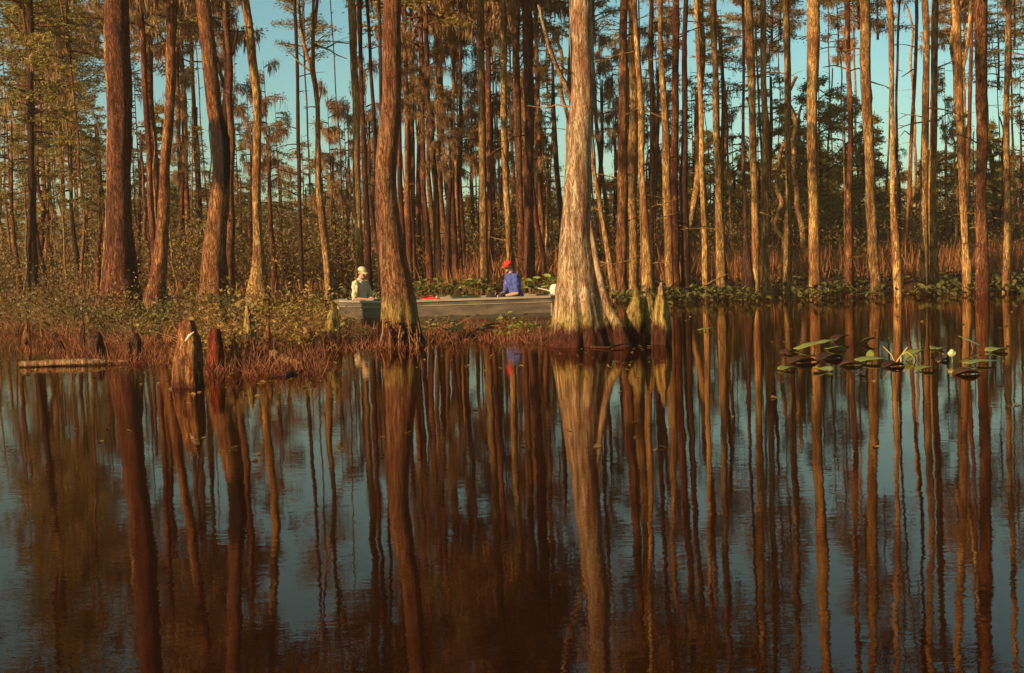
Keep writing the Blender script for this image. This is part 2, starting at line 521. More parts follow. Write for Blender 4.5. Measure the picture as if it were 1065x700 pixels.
def crown_meshes(style, seed):
    """crown 6 m tall round the z axis (its base at 0), radius about 2; returns (crown mesh, moss mesh or None)"""
    random.seed(seed); R.seed(seed)
    mb = MB(); ms = MB()
    Hc = 6.0
    nb = {'layer': 30, 'mossy': 24, 'fir': 46, 'round': 34, 'top': 34}[style]
    leaf = {'layer': M['leaf_olive'], 'mossy': M['leaf_rust'], 'fir': M['leaf_far'], 'round': M['leaf_far'], 'top': M['leaf_olive']}[style]
    tube(mb, [(0, 0, 0), (0.03, 0.02, 2), (-0.03, 0, 4), (0, 0, Hc)], [0.07, 0.055, 0.035, 0.01], 6, 0)
    P_, D_, L_, W_ = [], [], [], []
    MP, ML = [], []
    for b in range(nb):
        f = (b + random.random()) / nb
        z = 0.15 + f * (Hc - 0.5)
        az = random.uniform(0, 2 * math.pi)
        if style == 'fir':
            L = (1.0 - f) * 1.9 + 0.35
        elif style == 'layer':
            L = random.uniform(0.7, 2.1) * (1.15 - 0.65 * f)
        elif style == 'mossy':
            L = random.uniform(0.7, 1.7)
        elif style == 'round':
            L = 2.0 * math.sqrt(max(0.1, 1 - (2 * f - 0.9) ** 2)) * random.uniform(0.7, 1.1)
        else:
            L = random.uniform(1.0, 2.4) * (1.1 - 0.5 * f)
        rise = {'layer': 0.12, 'mossy': 0.35, 'fir': 0.05, 'round': 0.45, 'top': 0.5}[style] + random.uniform(-0.15, 0.2)
        pts = branch_pts((0, 0, z), (math.cos(az), math.sin(az), rise), L, 0.07 if style != 'top' else 0.03)
        tube(mb, pts, [0.030 * (1 - k / 7) * (0.5 + L / 3) + 0.006 for k in range(len(pts))], 4, 0, cap=False)
        for j in range(2, len(pts)):
            for q in range(3 if style in ('fir', 'round', 'top') else 2):
                az2 = az + random.choice((-1, 1)) * random.uniform(0.4, 1.2)
                l2 = random.uniform(0.25, 0.6) * (0.6 + L / 3)
                sp = branch_pts(pts[j], (math.cos(az2), math.sin(az2), random.uniform(-0.1, 0.3)), l2, 0.05, 3)
                tube(mb, sp, [0.010, 0.008, 0.006, 0.003], 3, 0, cap=False)
                tip = np.array(sp[-1]); base = np.array(sp[0])
                k = {'layer': 11, 'mossy': 8, 'fir': 17, 'round': 16, 'top': 11}[style]
                t = R.uniform(0.2, 1.15, size=(k, 1))
                c = base + (tip - base) * t + R.normal(size=(k, 3)) * np.array([0.09, 0.09, 0.035 if style in ('layer', 'fir') else 0.08])
                P_.append(c)
                dd = (tip - base) / l2 + R.normal(size=(k, 3)) * np.array([0.8, 0.8, 0.35])
                D_.append(dd)
                L_.append(R.uniform(0.10, 0.24, size=k)); W_.append(R.uniform(0.03, 0.075, size=k))
                if style == 'mossy' and random.random() < 0.75 or style == 'layer' and random.random() < 0.12:
                    for w in range(8):
                        MP.append(tuple(base + (tip - base) * random.random() + R.normal(size=3) * 0.07)); ML.append(random.uniform(0.08, 0.50) * (1.5 if random.random() < 0.12 else 1))
    leaves(mb, np.concatenate(P_), np.concatenate(D_), np.concatenate(L_), np.concatenate(W_), 1)
    crown = mb.mesh("crown_" + style, [M['bark_red'], leaf])
    moss = None
    if MP:
        MP = np.array(MP); ML = np.array(ML)
        # ragged strands: three tapering blades crossing at angles
        for r in range(3):
            d = np.tile(np.array([[0, 0, -1.0]]), (len(MP), 1)) + R.normal(size=(len(MP), 3)) * 0.16
            leaves(ms, MP + R.normal(size=MP.shape) * 0.05, d, ML * R.uniform(0.6, 1.1, len(MP)), 0.018 + 0.035 * R.rand(len(MP)), 0)
        moss = ms.mesh("moss_" + style, [M['moss_hang']])
    return crown, moss

POOL = {}
for st, n in (('layer', 4), ('mossy', 4), ('fir', 3), ('round', 3), ('top', 4)):
    POOL[st] = [crown_meshes(st, 100 + 17 * k + len(st)) for k in range(n)]

def add_crown(parent, style, loc, sxy, sz, idx=None, rz=None):
    cr, ms = POOL[style][random.randrange(len(POOL[style])) if idx is None else idx]
    rz = random.uniform(0, 6.28) if rz is None else rz
    c = link("crown", cr, parent, loc)
    c.scale = (sxy, sxy, sz)
    c.rotation_euler = (0, 0, rz)
    if ms is not None:
        q = link("hanging_moss", ms, parent, loc)
        q.scale = (sxy, sxy, sz)
        q.rotation_euler = (0, 0, rz)
    return c

# ------------------------------------------------------------------ trunks
def make_trunk(rows, Y, mat, topz, seg=14, flute=0.10, seed=0, dz=0.28, twigs=0, base_z=-0.45, nlobes=None, extra=None, rough=0.05):
    """rows = [(py, xl, xr)] from the top down; returns (mesh in world coordinates relative to base, base location)"""
    rnd = random.Random(seed)
    pts = []
    for py, xl, xr in rows:
        c = P((xl + xr) / 2, py, Y)
        pts.append((c.z, c.x, (xr - xl) / 2 * Y / F))
    pts.sort()
    zs = [p[0] for p in pts]; xs = [p[1] for p in pts]; rs = [p[2] for p in pts]
    base = Vector((float(np.interp(0.0, zs, xs)), Y, 0.0))
    # below the lowest row: continue; above the highest: carry on with a gentle taper
    zz = [base_z]
    while zz[-1] < topz:
        zz.append(zz[-1] + (dz if zz[-1] > 1.2 else dz * 0.5))
    sl_top = (xs[-1] - xs[-2]) / max(0.3, zs[-1] - zs[-2]) if len(zs) > 1 else 0
    sl_top = max(-0.05, min(0.05, sl_top))
    path, rad = [], []
    ph = rnd.uniform(0, 50)
    for z in zz:
        if z <= zs[-1]:
            x = float(np.interp(z, zs, xs)); r = float(np.interp(z, zs, rs))
        else:
            h = z - zs[-1]
            x = xs[-1] + sl_top * h * max(0.3, 1 - h / 20)
            r = rs[-1] * (1 - 0.6 * h / max(1.0, topz - zs[-1]))
        amp = 0.02 + 0.03 * min(1, max(0, z) / 6)
        path.append(Vector((x - base.x + amp * mn.noise(Vector((ph, z * 0.45, 0))), amp * 2 * mn.noise(Vector((ph, z * 0.3, 7))), z)))
        rad.append(max(r, 0.01))
    lob = nlobes or rnd.choice((5, 6, 7))
    phs = [rnd.uniform(0, 6.28) for _ in range(4)]
    def rf(i, th, p):
        low = max(0.0, 1 - max(0, p.z) / 2.4)
        fl = flute * (0.25 + 1.6 * low * low)
        v = 1 + fl * (0.55 * math.cos(lob * th + phs[0] + 0.15 * p.z) + 0.45 * math.cos((lob + 4) * th + phs[1]) + 0.3 * math.cos(3 * th + phs[2]))
        q = Vector((math.cos(th) * 1.3 + ph, math.sin(th) * 1.3, p.z * 1.1))
        v += rough * 2.4 * mn.noise(q) + rough * 1.6 * mn.noise(q * 3.1) + rough * 1.3 * mn.noise(q * 7.3)
        return v
    mb = MB()
    tube(mb, path, rad, seg, 0, rfun=rf)
    for _ in range(twigs):
        i = rnd.randrange(int(len(path) * 0.15), len(path) - 1)
        az = rnd.uniform(-0.6, 0.6) + (0 if rnd.random() < 0.5 else math.pi)
        L = rnd.uniform(0.25, 1.1)
        random.seed(rnd.random())
        bp = branch_pts(path[i], (math.cos(az), math.sin(az), rnd.uniform(-0.1, 0.5)), L + rad[i], 0.04, 5, 0.2)
        r0_ = min(rad[i] * 0.35, 0.022)
        tube(mb, bp, [r0_ * (1 - k / 6.5) for k in range(len(bp))], 4, 0)
        for q in range(2):
            j = rnd.randrange(2, 5)
            b2 = branch_pts(bp[j], (math.cos(az + rnd.uniform(-1, 1)), math.sin(az), rnd.uniform(-0.5, 0.6)), L * 0.35, 0.05, 3, 0.2)
            tube(mb, b2, [r0_ * 0.5, r0_ * 0.4, r0_ * 0.3, r0_ * 0.15], 3, 0)
    if extra:
        for pp, rr in extra:
            wp = [P(a, b, Y + dyy) - base for a, b, dyy in pp]
            rr = [r_ * Y / F for r_ in rr]
            # refine
            fp, fr = [], []
            for k in range(len(wp) - 1):
                for q in range(5):
                    t = q / 5
                    fp.append(wp[k].lerp(wp[k + 1], t) + Vector((0, 0, 0.012 * mn.noise(Vector((k + t, ph, 2)) * 3)))); fr.append(rr[k] * (1 - t) + rr[k + 1] * t)
            fp.append(wp[-1]); fr.append(rr[-1])
            tube(mb, fp, fr, 8 if max(fr) > 0.05 else 5, 0)
    return mb.mesh("trunk", [mat]), base, path, rad

def tree(label, rows, base_py, mat, ztop=15.0, crown=None, group=None, Y=None, twigs=0, seg=14, flute=0.1, name="cypress_tree", seed=None, extra=None, zb=0.0, rough=0.065, nlobes=None, crown_z=None, dz=0.16):
    py, xl, xr = rows[-1]
    if Y is None:
        Y = G((xl + xr) / 2, base_py, zb).y
    seed = seed if seed is not None else int(xl * 7 + base_py)
    me, base, path, rad = make_trunk(rows, Y, M[mat], ztop, seg=seg, flute=flute, seed=seed, twigs=twigs, extra=extra, rough=rough, nlobes=nlobes, dz=dz)
    rt_ = root(name, base, label, "tree", group)
    link("trunk", me, rt_)
    random.seed(seed + 5)
    if crown:
        st, sc = crown
        cz = crown_z if crown_z is not None else ztop - 5.5 * sc
        k = min(range(len(path)), key=lambda i: abs(path[i].z - cz))
        add_crown(rt_, st, (path[k].x, path[k].y, path[k].z), sc, sc)
    return rt_

# rows: (py, x_left, x_right) top to bottom;  last number is where the waterline / ground meets it
def rel(*a):
    return a

# --- the two great cypresses in the water
bt = tree("massive pale cypress with a flared ribbed base and yellow moss band, right of the boat", [(0, 593, 615), (30, 592, 616), (60, 593, 617), (100, 593, 618), (150, 589, 614), (200, 586.5, 615), (230, 584.5, 615), (260, 582.5, 617), (290, 580, 621), (320, 577, 627), (340, 575, 632), (352, 573, 636), (364, 569, 641)],
     359, 'bark_big', 13, ('top', 1.1), seg=56, flute=0.085, rough=0.022, nlobes=9, crown_z=7.5, dz=0.12,
     extra=[([(612, 214, -0.05), (615, 240, -0.08), (619, 265, -0.14), (625, 295, -0.2), (632, 320, -0.3), (643, 340, -0.4), (650, 364, -0.45)], [1.0, 2.2, 2.9, 3.6, 4.6, 6.2, 9]),
            ([(594, 103, 0), (588, 88, -0.1), (580, 72, -0.2), (572, 52, -0.3), (566, 30, -0.4), (560, 5, -0.4)], [3.2, 2.8, 2.4, 2.2, 1.8, 1.4]),
            ([(594, 111, 0), (580, 109, 0.2), (566, 112, 0.4), (548, 110, 0.6)], [1.2, 0.9, 0.7, 0.4]),
            ([(596, 78, 0), (586, 70, -0.2), (575, 66, -0.4)], [1.0, 0.7, 0.4])])
mt = tree("thick rough cypress with a mossy base standing in front of the boat", [(0, 400, 419), (30, 399.5, 418), (60, 399, 418), (100, 398.5, 418), (125, 396, 417), (150, 393, 414), (175, 391, 413), (200, 391, 413), (230, 392, 417), (260, 394.5, 422), (290, 396, 427), (315, 396, 432), (335, 395, 435), (348, 392, 438), (360, 389, 442)],
     357, 'bark_moss', 13, ('top', 1.0), seg=44, flute=0.06, rough=0.03, nlobes=8, crown_z=8.0, dz=0.12)
def roots(parent, cx, cy, n, spread, seed):
    rnd = random.Random(seed)
    base = parent.location
    for i in range(n):
        mb = MB()
        px = cx + rnd.uniform(-spread, spread)
        g = G(px, cy + rnd.uniform(-3, 6))
        top = P(cx + (px - cx) * 0.7 + rnd.uniform(-6, 6), cy - rnd.uniform(8, 26), base.y - 0.35)
        mid = (g + top) / 2 + Vector((rnd.uniform(-0.05, 0.05), -rnd.uniform(0.0, 0.06), 0.03))
        pts = []
        for k in range(9):
            t = k / 8
            p = top * (1 - t) ** 2 + mid * 2 * t * (1 - t) + g * t * t
            pts.append(p + Vector((0.015 * mn.noise(p * 9), 0, -0.12 * max(0, t - 0.9) * 10)) - base)
        tube(mb, pts, [0.007 + 0.006 * rnd.random()] * 9, 5)
        link("root", mb.mesh("root", [M['twig']]), parent)
roots(mt, 416, 358, 26, 24, 3)

# --- left side trees
tree("stout dark brown cypress with a lit left edge, thickest at the left side", [(0, 109, 133.5), (30, 110, 134), (100, 112, 135), (150, 112.5, 135.5), (200, 113, 136), (240, 112, 138), (265, 110, 141), (290, 107, 143), (315, 103, 147), (330, 100, 150), (345, 97, 154)],
     339, 'bark_sombre', 13, ('top', 1.1), seg=36, flute=0.07, rough=0.035, crown_z=8.0, dz=0.16)
tree("slim pale trunk half hidden by the left edge of the stout dark cypress", [(0, 109, 113), (30, 109, 113), (120, 111, 116), (200, 111, 115.5), (260, 107, 112), (300, 104, 111), (320, 102, 111)], 322, 'bark_pale', 15, ('layer', 1.0))
tree("reddish trunk just right of the stout dark cypress", [(30, 145, 151), (200, 154, 160), (260, 157, 163), (300, 158, 168)], 316, 'bark_red', 15, ('layer', 1.1))
tree("brown trunk close behind the leaning pale one", [(30, 151, 158), (100, 153, 160), (200, 158, 165), (250, 158, 166), (300, 157, 168)], 312, 'bark_brown', 15, ('mossy', 1.1))
tree("leaning pale trunk that darkens towards its spreading foot", [(0, 175, 185), (30, 173, 183.5), (70, 172, 182), (120, 170, 180), (170, 167, 177), (200, 166, 177), (235, 163, 176), (265, 160, 174), (295, 154, 172), (320, 148, 173), (333, 145, 175)],
     330, 'bark_brown', 14, ('mossy', 1.2), seg=24, flute=0.09)
tree("thin reddish trunk with a bend, behind the leaning pale one", [(30, 184, 189), (100, 189, 194), (200, 192, 197), (240, 193, 199), (290, 199, 207)], 308, 'bark_brown', 16, ('mossy', 1.2))
tree("thin dark trunk left of the kinked cypress", [(30, 197, 201), (100, 199, 203), (200, 203, 207), (290, 204, 209)], 304, 'bark_dark', 16, ('layer', 1.2), twigs=6)
tree("kinked brown cypress with a black patch half way up its trunk", [(0, 203, 218), (30, 206, 221), (60, 209, 224), (85, 211.5, 227), (110, 214, 230), (130, 217, 234), (145, 219, 238), (165, 220.5, 239), (190, 220, 238), (215, 217, 238), (240, 214, 236), (265, 211, 236), (290, 209, 238), (315, 206, 240), (335, 203, 243), (350, 200, 246)],
     347, 'bark_patch', 13, ('top', 1.1), seg=32, flute=0.06, rough=0.04, crown_z=8.0, dz=0.16)
tree("dark crooked forked trunk behind the kinked cypress", [(30, 230, 238), (60, 232, 240), (90, 233, 240), (130, 229, 237), (180, 230, 237), (290, 232, 240)], 312, 'bark_dark', 15, ('mossy', 1.1), twigs=6,
     extra=[([(235, 95, 0), (229, 75, 0.2), (224, 55, 0.4), (221, 30, 0.6)], [2.4, 2.0, 1.6, 1.2]), ([(236, 70, 0), (243, 52, 0), (247, 30, 0)], [2.0, 1.6, 1.3])])
tree("tan cypress with a split foot left of the open sky", [(0, 250, 258), (30, 254, 262.5), (60, 257, 266), (100, 262.5, 271.5), (150, 263, 271.5), (200, 263, 272), (250, 263, 273), (275, 261.5, 276), (295, 258, 279), (315, 254, 283), (330, 252, 285)],
     325, 'bark_pale', 14, ('mossy', 1.1), seg=26, flute=0.16, nlobes=4)
tree("thin dark dead trunk in the open sky gap", [(20, 306, 309.5), (60, 307, 310.5), (200, 309, 313), (260, 311, 315.5), (300, 312, 317)], 314, 'bark_dark', 12.5, None, twigs=14)
tree("slender pale tree forking high up in the open sky gap", [(30, 325, 329), (55, 324, 328), (72, 322, 327.5), (90, 325, 330), (110, 327, 332), (150, 328, 333.5), (200, 329, 336), (240, 333, 341), (280, 337, 345), (310, 339, 350)], 320, 'bark_pale', 9.0, None, twigs=4,
     extra=[([(325, 74, 0), (319, 56, 0), (314, 36, 0), (311, 5, 0), (309, -40, 0)], [2.2, 1.8, 1.5, 1.2, 0.6]), ([(328, 48, 0), (340, 50, 0.2), (350, 44, 0.3), (363, 45, 0.5)], [1.2, 1, 0.8, 0.6]),
            ([(328, 46, 0), (342, 52, 0), (352, 58, 0), (361, 61, 0)], [1.0, 0.8, 0.6, 0.4]), ([(323, 74, 0), (312, 66, 0), (305, 58, 0), (299, 52, 0)], [1.1, 0.9, 0.7, 0.4]),
            ([(331, 110, 0), (334, 96, 0), (335, 84, 0)], [0.9, 0.7, 0.4]), ([(327, 30, 0), (330, 0, 0), (336, -60, 0), (334, -120, 0)], [1.9, 1.7, 1.3, 0.6])])
tree("pale trunk rising behind the man in the cream cap", [(0, 361, 369), (30, 363, 371), (100, 366, 373.5), (150, 367, 374.5), (200, 368, 376), (240, 369, 377), (270, 370, 378), (310, 369, 381)], 318, 'bark_pale', 14.5, ('mossy', 1.1), seg=16)
tree("reddish trunk touching the pale one behind the man in the cream cap", [(30, 373, 377), (130, 375, 380), (200, 377, 383), (260, 379, 386), (300, 379, 388)], 316, 'bark_red', 15, ('mossy', 1.2))
tree("very thin dark leaning trunk left of the rough mossy-based cypress", [(20, 380.5, 384), (60, 383, 386.5), (130, 387, 391), (220, 391, 396), (300, 393, 398)], 316, 'bark_dark', 15, ('layer', 1.0), twigs=5)
tree("dark stick-thin trunk touching the rough mossy-based cypress", [(20, 392.5, 396), (100, 394.5, 398), (300, 397, 402)], 312, 'bark_dark', 15, None, twigs=4)

# --- the far left stand
for lab, rows, by, mat, tw in (
    ("outermost dark trunk at the left border of the stand", [(30, 28, 35), (200, 29, 36), (290, 28, 40)], 318, 'bark_dark', 2),
    ("slim orange trunk curving at its foot, far left", [(60, 33, 37), (180, 33, 37), (230, 34, 38), (290, 38, 42)], 312, 'bark_pale', 0),
    ("left of two close thin orange trunks at the far left", [(30, 37, 41), (120, 40, 44), (180, 42, 46.5), (285, 48, 52)], 309, 'bark_brown', 6),
    ("right of two close thin orange trunks at the far left", [(30, 43, 48), (120, 46, 50), (200, 49.5, 54), (285, 51, 56)], 308, 'bark_pale', 6),
    ("straight brown trunk with short dead branches, far left stand", [(20, 56, 61), (120, 59, 64), (200, 63, 68), (275, 67, 72)], 302, 'bark_brown', 10),
    ("thin dark trunk bristling with dead branches, far left stand", [(20, 70, 74), (100, 73, 76.5), (200, 77, 81), (265, 79.5, 84)], 300, 'bark_dark', 16),
    ("thin dark leaning trunk between the far left stand and the stout cypress", [(95, 95, 98), (130, 97, 101), (200, 103, 108), (255, 107, 113)], 303, 'bark_dark', 14)):
    short = rows[0][0] > 80
    lt = tree(lab, rows, by, mat, 8.5 if short else 14, ('layer', 0.85 if short else 1.15), twigs=tw, crown_z=4.0 if short else 6.2, seg=10)
    if not short and by % 2 == 0:
        add_crown(lt, 'top', (0.1, 0, 10.4), 1.2, 1.1)

# --- the middle stand behind the boat
for lab, rows, by, mat, st in (
    ("first thin trunk right of the rough mossy-based cypress", [(100, 420, 425), (200, 421, 426.5), (280, 420, 430)], 306, 'bark_brown', 'mossy'),
    ("second thin trunk right of the rough mossy-based cypress", [(100, 426, 431), (200, 427, 432), (280, 426, 433)], 303, 'bark_red', 'mossy'),
    ("reddish trunk left of the dark sinuous one behind the boat", [(30, 435, 440), (130, 437, 442), (200, 438, 444), (285, 443, 451)], 305, 'bark_red', 'mossy'),
    ("dark sinuous trunk with a crook behind the middle of the boat", [(60, 441, 446), (105, 441, 447), (125, 446, 453), (150, 445, 452), (175, 449, 455), (200, 450, 456), (290, 452, 461)], 306, 'bark_dark', 'mossy'),
    ("pale thin trunk right of the dark sinuous one", [(30, 451, 455), (100, 453.5, 458), (200, 456.5, 461), (285, 457, 463)], 302, 'bark_pale', None),
    ("stick-thin pale trunk in the middle stand", [(40, 468.5, 472), (130, 470.5, 474), (220, 473, 477), (285, 474, 479)], 302, 'bark_pale', 'mossy'),
    ("rusty trunk behind the middle of the boat", [(100, 477, 481), (180, 475, 480), (285, 480, 486)], 304, 'bark_red', 'mossy'),
    ("straight tan trunk in the middle stand, thickest behind the boat", [(0, 496, 504), (30, 496.3, 504), (120, 496.8, 504.5), (200, 498, 506), (285, 499, 509)], 309, 'bark_pale', 'mossy'),
    ("red trunk close behind the straight tan one", [(30, 504, 509), (120, 505, 511), (200, 507, 512), (285, 507, 514)], 304, 'bark_red', 'mossy'),
    ("pale trunk left of the man in the red cap", [(20, 519.5, 526.5), (120, 521, 528), (200, 523.5, 530), (285, 528, 536)], 307, 'bark_pale', 'mossy'),
    ("brown trunk rising above the man in the red cap", [(20, 533, 541), (120, 535, 542), (200, 537, 544), (285, 540, 549)], 305, 'bark_brown', 'mossy'),
    ("broad red trunk right of the man in the red cap", [(20, 543, 554), (120, 545, 555), (200, 546, 555), (285, 545, 557)], 307, 'bark_red', 'mossy'),
    ("thin trunk between the red cap and the massive pale cypress", [(30, 556, 560), (180, 559, 564), (285, 562, 568)], 303, 'bark_brown', 'mossy'),
    ("thin leaning pale trunk right of the massive cypress", [(170, 614, 618), (200, 619, 624), (240, 626, 631), (295, 634, 642)], 312, 'bark_pale', None),
    ("reddish brown trunk right of the massive cypress", [(0, 645, 653), (30, 644, 652.5), (120, 643, 652), (200, 642, 653), (290, 641, 653)], 309, 'bark_brown', 'mossy'),
    ("pale trunk beside the reddish brown one right of the massive cypress", [(0, 653, 662), (30, 654, 663), (120, 654, 664), (200, 653, 662), (290, 654, 664)], 307, 'bark_pale', 'mossy'),
    ("pale trunk slanting down to the cypress knees", [(30, 660, 665), (110, 663, 669), (180, 665, 672), (240, 668, 675), (298, 667, 681)], 312, 'bark_pale', None),
    ("thin dark trunk with branches above the cypress knees", [(30, 675.5, 680), (290, 676, 681)], 304, 'bark_dark', 'layer'),
    ("curving tan trunk right of the cypress knees", [(0, 684, 689), (30, 684.5, 689), (80, 686.5, 692.5), (140, 688.5, 696.5), (200, 689, 698), (290, 692, 701)], 307, 'bark_pale', 'mossy'),
    ("left trunk of the dark pair right of the knees", [(20, 699, 706), (120, 698, 705.5), (200, 697, 706), (290, 696, 708)], 306, 'bark_red', 'layer'),
    ("right trunk of the dark pair right of the knees", [(20, 711, 716), (120, 709.5, 715.5), (200, 708, 716), (290, 709, 719)], 306, 'bark_dark', 'layer')):
    Yt = 1.0
    t_ = tree(lab, rows, by, mat, 15 if rows[0][0] < 110 else 7.5, ((st if random.random() < 0.65 else 'layer'), 1.1) if st else None, twigs=7, crown_z=(8.0 + 2.5 * random.random()) if rows[0][0] < 110 else 5.2, seg=12)

# --- the right hand stand
for lab, rows, by, mat, st in (
    ("straight pale trunk with a dark foot, left of the drooping boughs", [(0, 722, 727), (30, 723, 727.5), (120, 726, 731), (200, 728, 733.5), (285, 730, 737)], 300, 'bark_pale', 'layer'),
    ("wavy tan trunk at the left of the drooping boughs", [(0, 738, 743), (30, 738, 743.5), (60, 740, 746), (120, 741, 748), (200, 743, 750), (285, 744, 756)], 303, 'bark_pale', 'layer'),
    ("pale trunk passing the drooping boughs", [(0, 773, 783), (30, 774, 784), (70, 776, 784), (120, 778, 785), (200, 781, 788), (290, 781, 790)], 301, 'bark_pale', 'layer'),
    ("dark thin trunk with a blackened flared foot on the right bank", [(100, 772, 775), (200, 772.5, 776), (250, 773, 778), (292, 771, 784)], 303, 'bark_dark', None),
    ("tan trunk half way between the drooping boughs and the bushy dark tree", [(0, 790, 796), (30, 791, 797), (120, 792, 798), (200, 792, 799.5), (290, 793, 801)], 300, 'bark_pale', 'layer'),
    ("slim tan trunk left of the bushy dark tree", [(0, 814, 821), (30, 815, 822), (120, 816, 823), (200, 817, 823), (290, 813, 824)], 300, 'bark_pale', 'layer'),
    ("pale trunk in front of the bushy dark tree, dark along its right side", [(0, 839, 852), (30, 839.5, 852.5), (100, 840, 851), (200, 841, 851), (290, 842, 853)], 301, 'bark_pale', 'top'),
    ("dead stubby trunk with short side branches right of the bushy dark tree", [(10, 879, 884.5), (80, 880.5, 885.5), (150, 882, 887.5), (200, 880, 886), (290, 879, 888)], 298, 'bark_brown', None),
    ("bright straight trunk leaning a little, right of the bushy dark tree", [(0, 894, 904), (30, 895, 905.5), (100, 897, 907.5), (200, 899.5, 910), (265, 903, 914), (290, 905, 916)], 300, 'bark_pale', 'top'),
    ("plain straight trunk left of the open sky on the right", [(0, 922, 928.5), (30, 923, 929), (120, 925, 929.5), (200, 926, 931), (240, 927, 935), (290, 929, 939)], 302, 'bark_pale', 'layer'),
    ("thin dark crooked trunk in the open sky on the right", [(10, 951, 954.5), (70, 950, 953.5), (130, 947, 950.5), (200, 943, 947.5), (262, 938, 944)], 287, 'bark_brown', 'layer'),
    ("left trunk of the close pale pair on the right bank", [(0, 958, 965), (30, 959, 966), (120, 959, 966), (200, 957.5, 965.5), (290, 956, 966)], 300, 'bark_pale', 'top'),
    ("right trunk of the close pale pair on the right bank", [(0, 970, 976), (30, 968, 975), (120, 967, 974), (200, 966, 974), (290, 966, 977)], 299, 'bark_pale', 'layer'),
    ("forked pale trunk near the right border", [(0, 989, 998), (30, 991, 999.5), (80, 994, 1001), (120, 995, 1002), (200, 997, 1005), (250, 1000, 1007), (290, 1001, 1011)], 298, 'bark_pale', 'layer'),
    ("thin trunk right of the forked pale one", [(10, 1008, 1012), (120, 1006, 1010), (200, 1003, 1008), (285, 1000, 1005)], 294, 'bark_brown', 'layer'),
    ("stout dark-sided trunk at the right border", [(0, 1013, 1026), (30, 1012.5, 1025.5), (120, 1015, 1026), (200, 1016, 1026), (290, 1015, 1029)], 299, 'bark_brown', 'top'),
    ("last slim trunk beyond the right border of the stand", [(0, 1046, 1052), (200, 1044, 1050), (290, 1043, 1051)], 298, 'bark_pale', 'layer'),
    ):
    ex = None
    if "forked" in lab:
        ex = [([(1000, 75, 0), (1004, 60, 0), (1007, 40, 0), (1010, 5, 0), (1011, -40, 0)], [2.2, 2.0, 1.8, 1.6, 1.0])]
    if "crooked" in lab:
        ex = [([(950, 72, 0), (944, 76, 0), (938, 80, 0)], [0.8, 0.6, 0.4]), ([(946, 140, 0), (941, 136, 0), (936, 142, 0)], [0.7, 0.5, 0.3]), ([(950, 56, 0), (957, 50, 0)], [0.6, 0.4])]
    if "stubby" in lab:
        ex = [([(881, 72, 0), (868, 68, 0.2), (856, 70, 0.4)], [0.9, 0.7, 0.5]), ([(883, 74, 0), (893, 71, 0), (902, 76, 0)], [0.9, 0.7, 0.5]), ([(880, 48, 0), (874, 42, 0), (862, 44, 0), (852, 42, 0)], [0.8, 0.7, 0.5, 0.4])]
    tree(lab, rows, by, mat, 17, (st, 1.45) if st else None, twigs=5, crown_z=10.6 + random.uniform(-0.5, 1.2), seg=14, zb=0.15, extra=ex)

# ------------------------------------------------------------------ trees with a crown seen in the frame, further back
# (x, crown top, crown bottom, crown half-width px, style, Y)
def crowned(x, yt, yb, hw, st, Y, label, group, name="cypress_tree", mat='bark_red', tr=0.11, lean=0.0):
    top = P(x, yt, Y); bot = P(x, yb, Y)
    base = Vector((bot.x + lean, Y, 0.0))
    r = root(name, base, label, "tree", group)
    mb = MB()
    tz = bot.z
    hh = top.z - bot.z
    pts = [Vector((-lean * 0 + 0, 0, -0.3)), Vector((0.02, 0, tz * 0.33)), Vector((-lean * 0.5 - 0.03, 0, tz * 0.66)), Vector((-lean, 0, tz)), Vector((-lean + (top.x - bot.x) * 0.5, 0, tz + hh * 0.5))]
    tube(mb, pts, [tr * 1.5, tr, tr * 0.9, tr * 0.75, tr * 0.3], 8, rfun=lambda i, th, p: 1 + 0.1 * math.cos(5 * th))
    link("trunk", mb.mesh("trunk", [M[mat]]), r)
    add_crown(r, st, (-lean, 0, tz), hw * Y / F / 2.0, hh / 6.0)
    return r

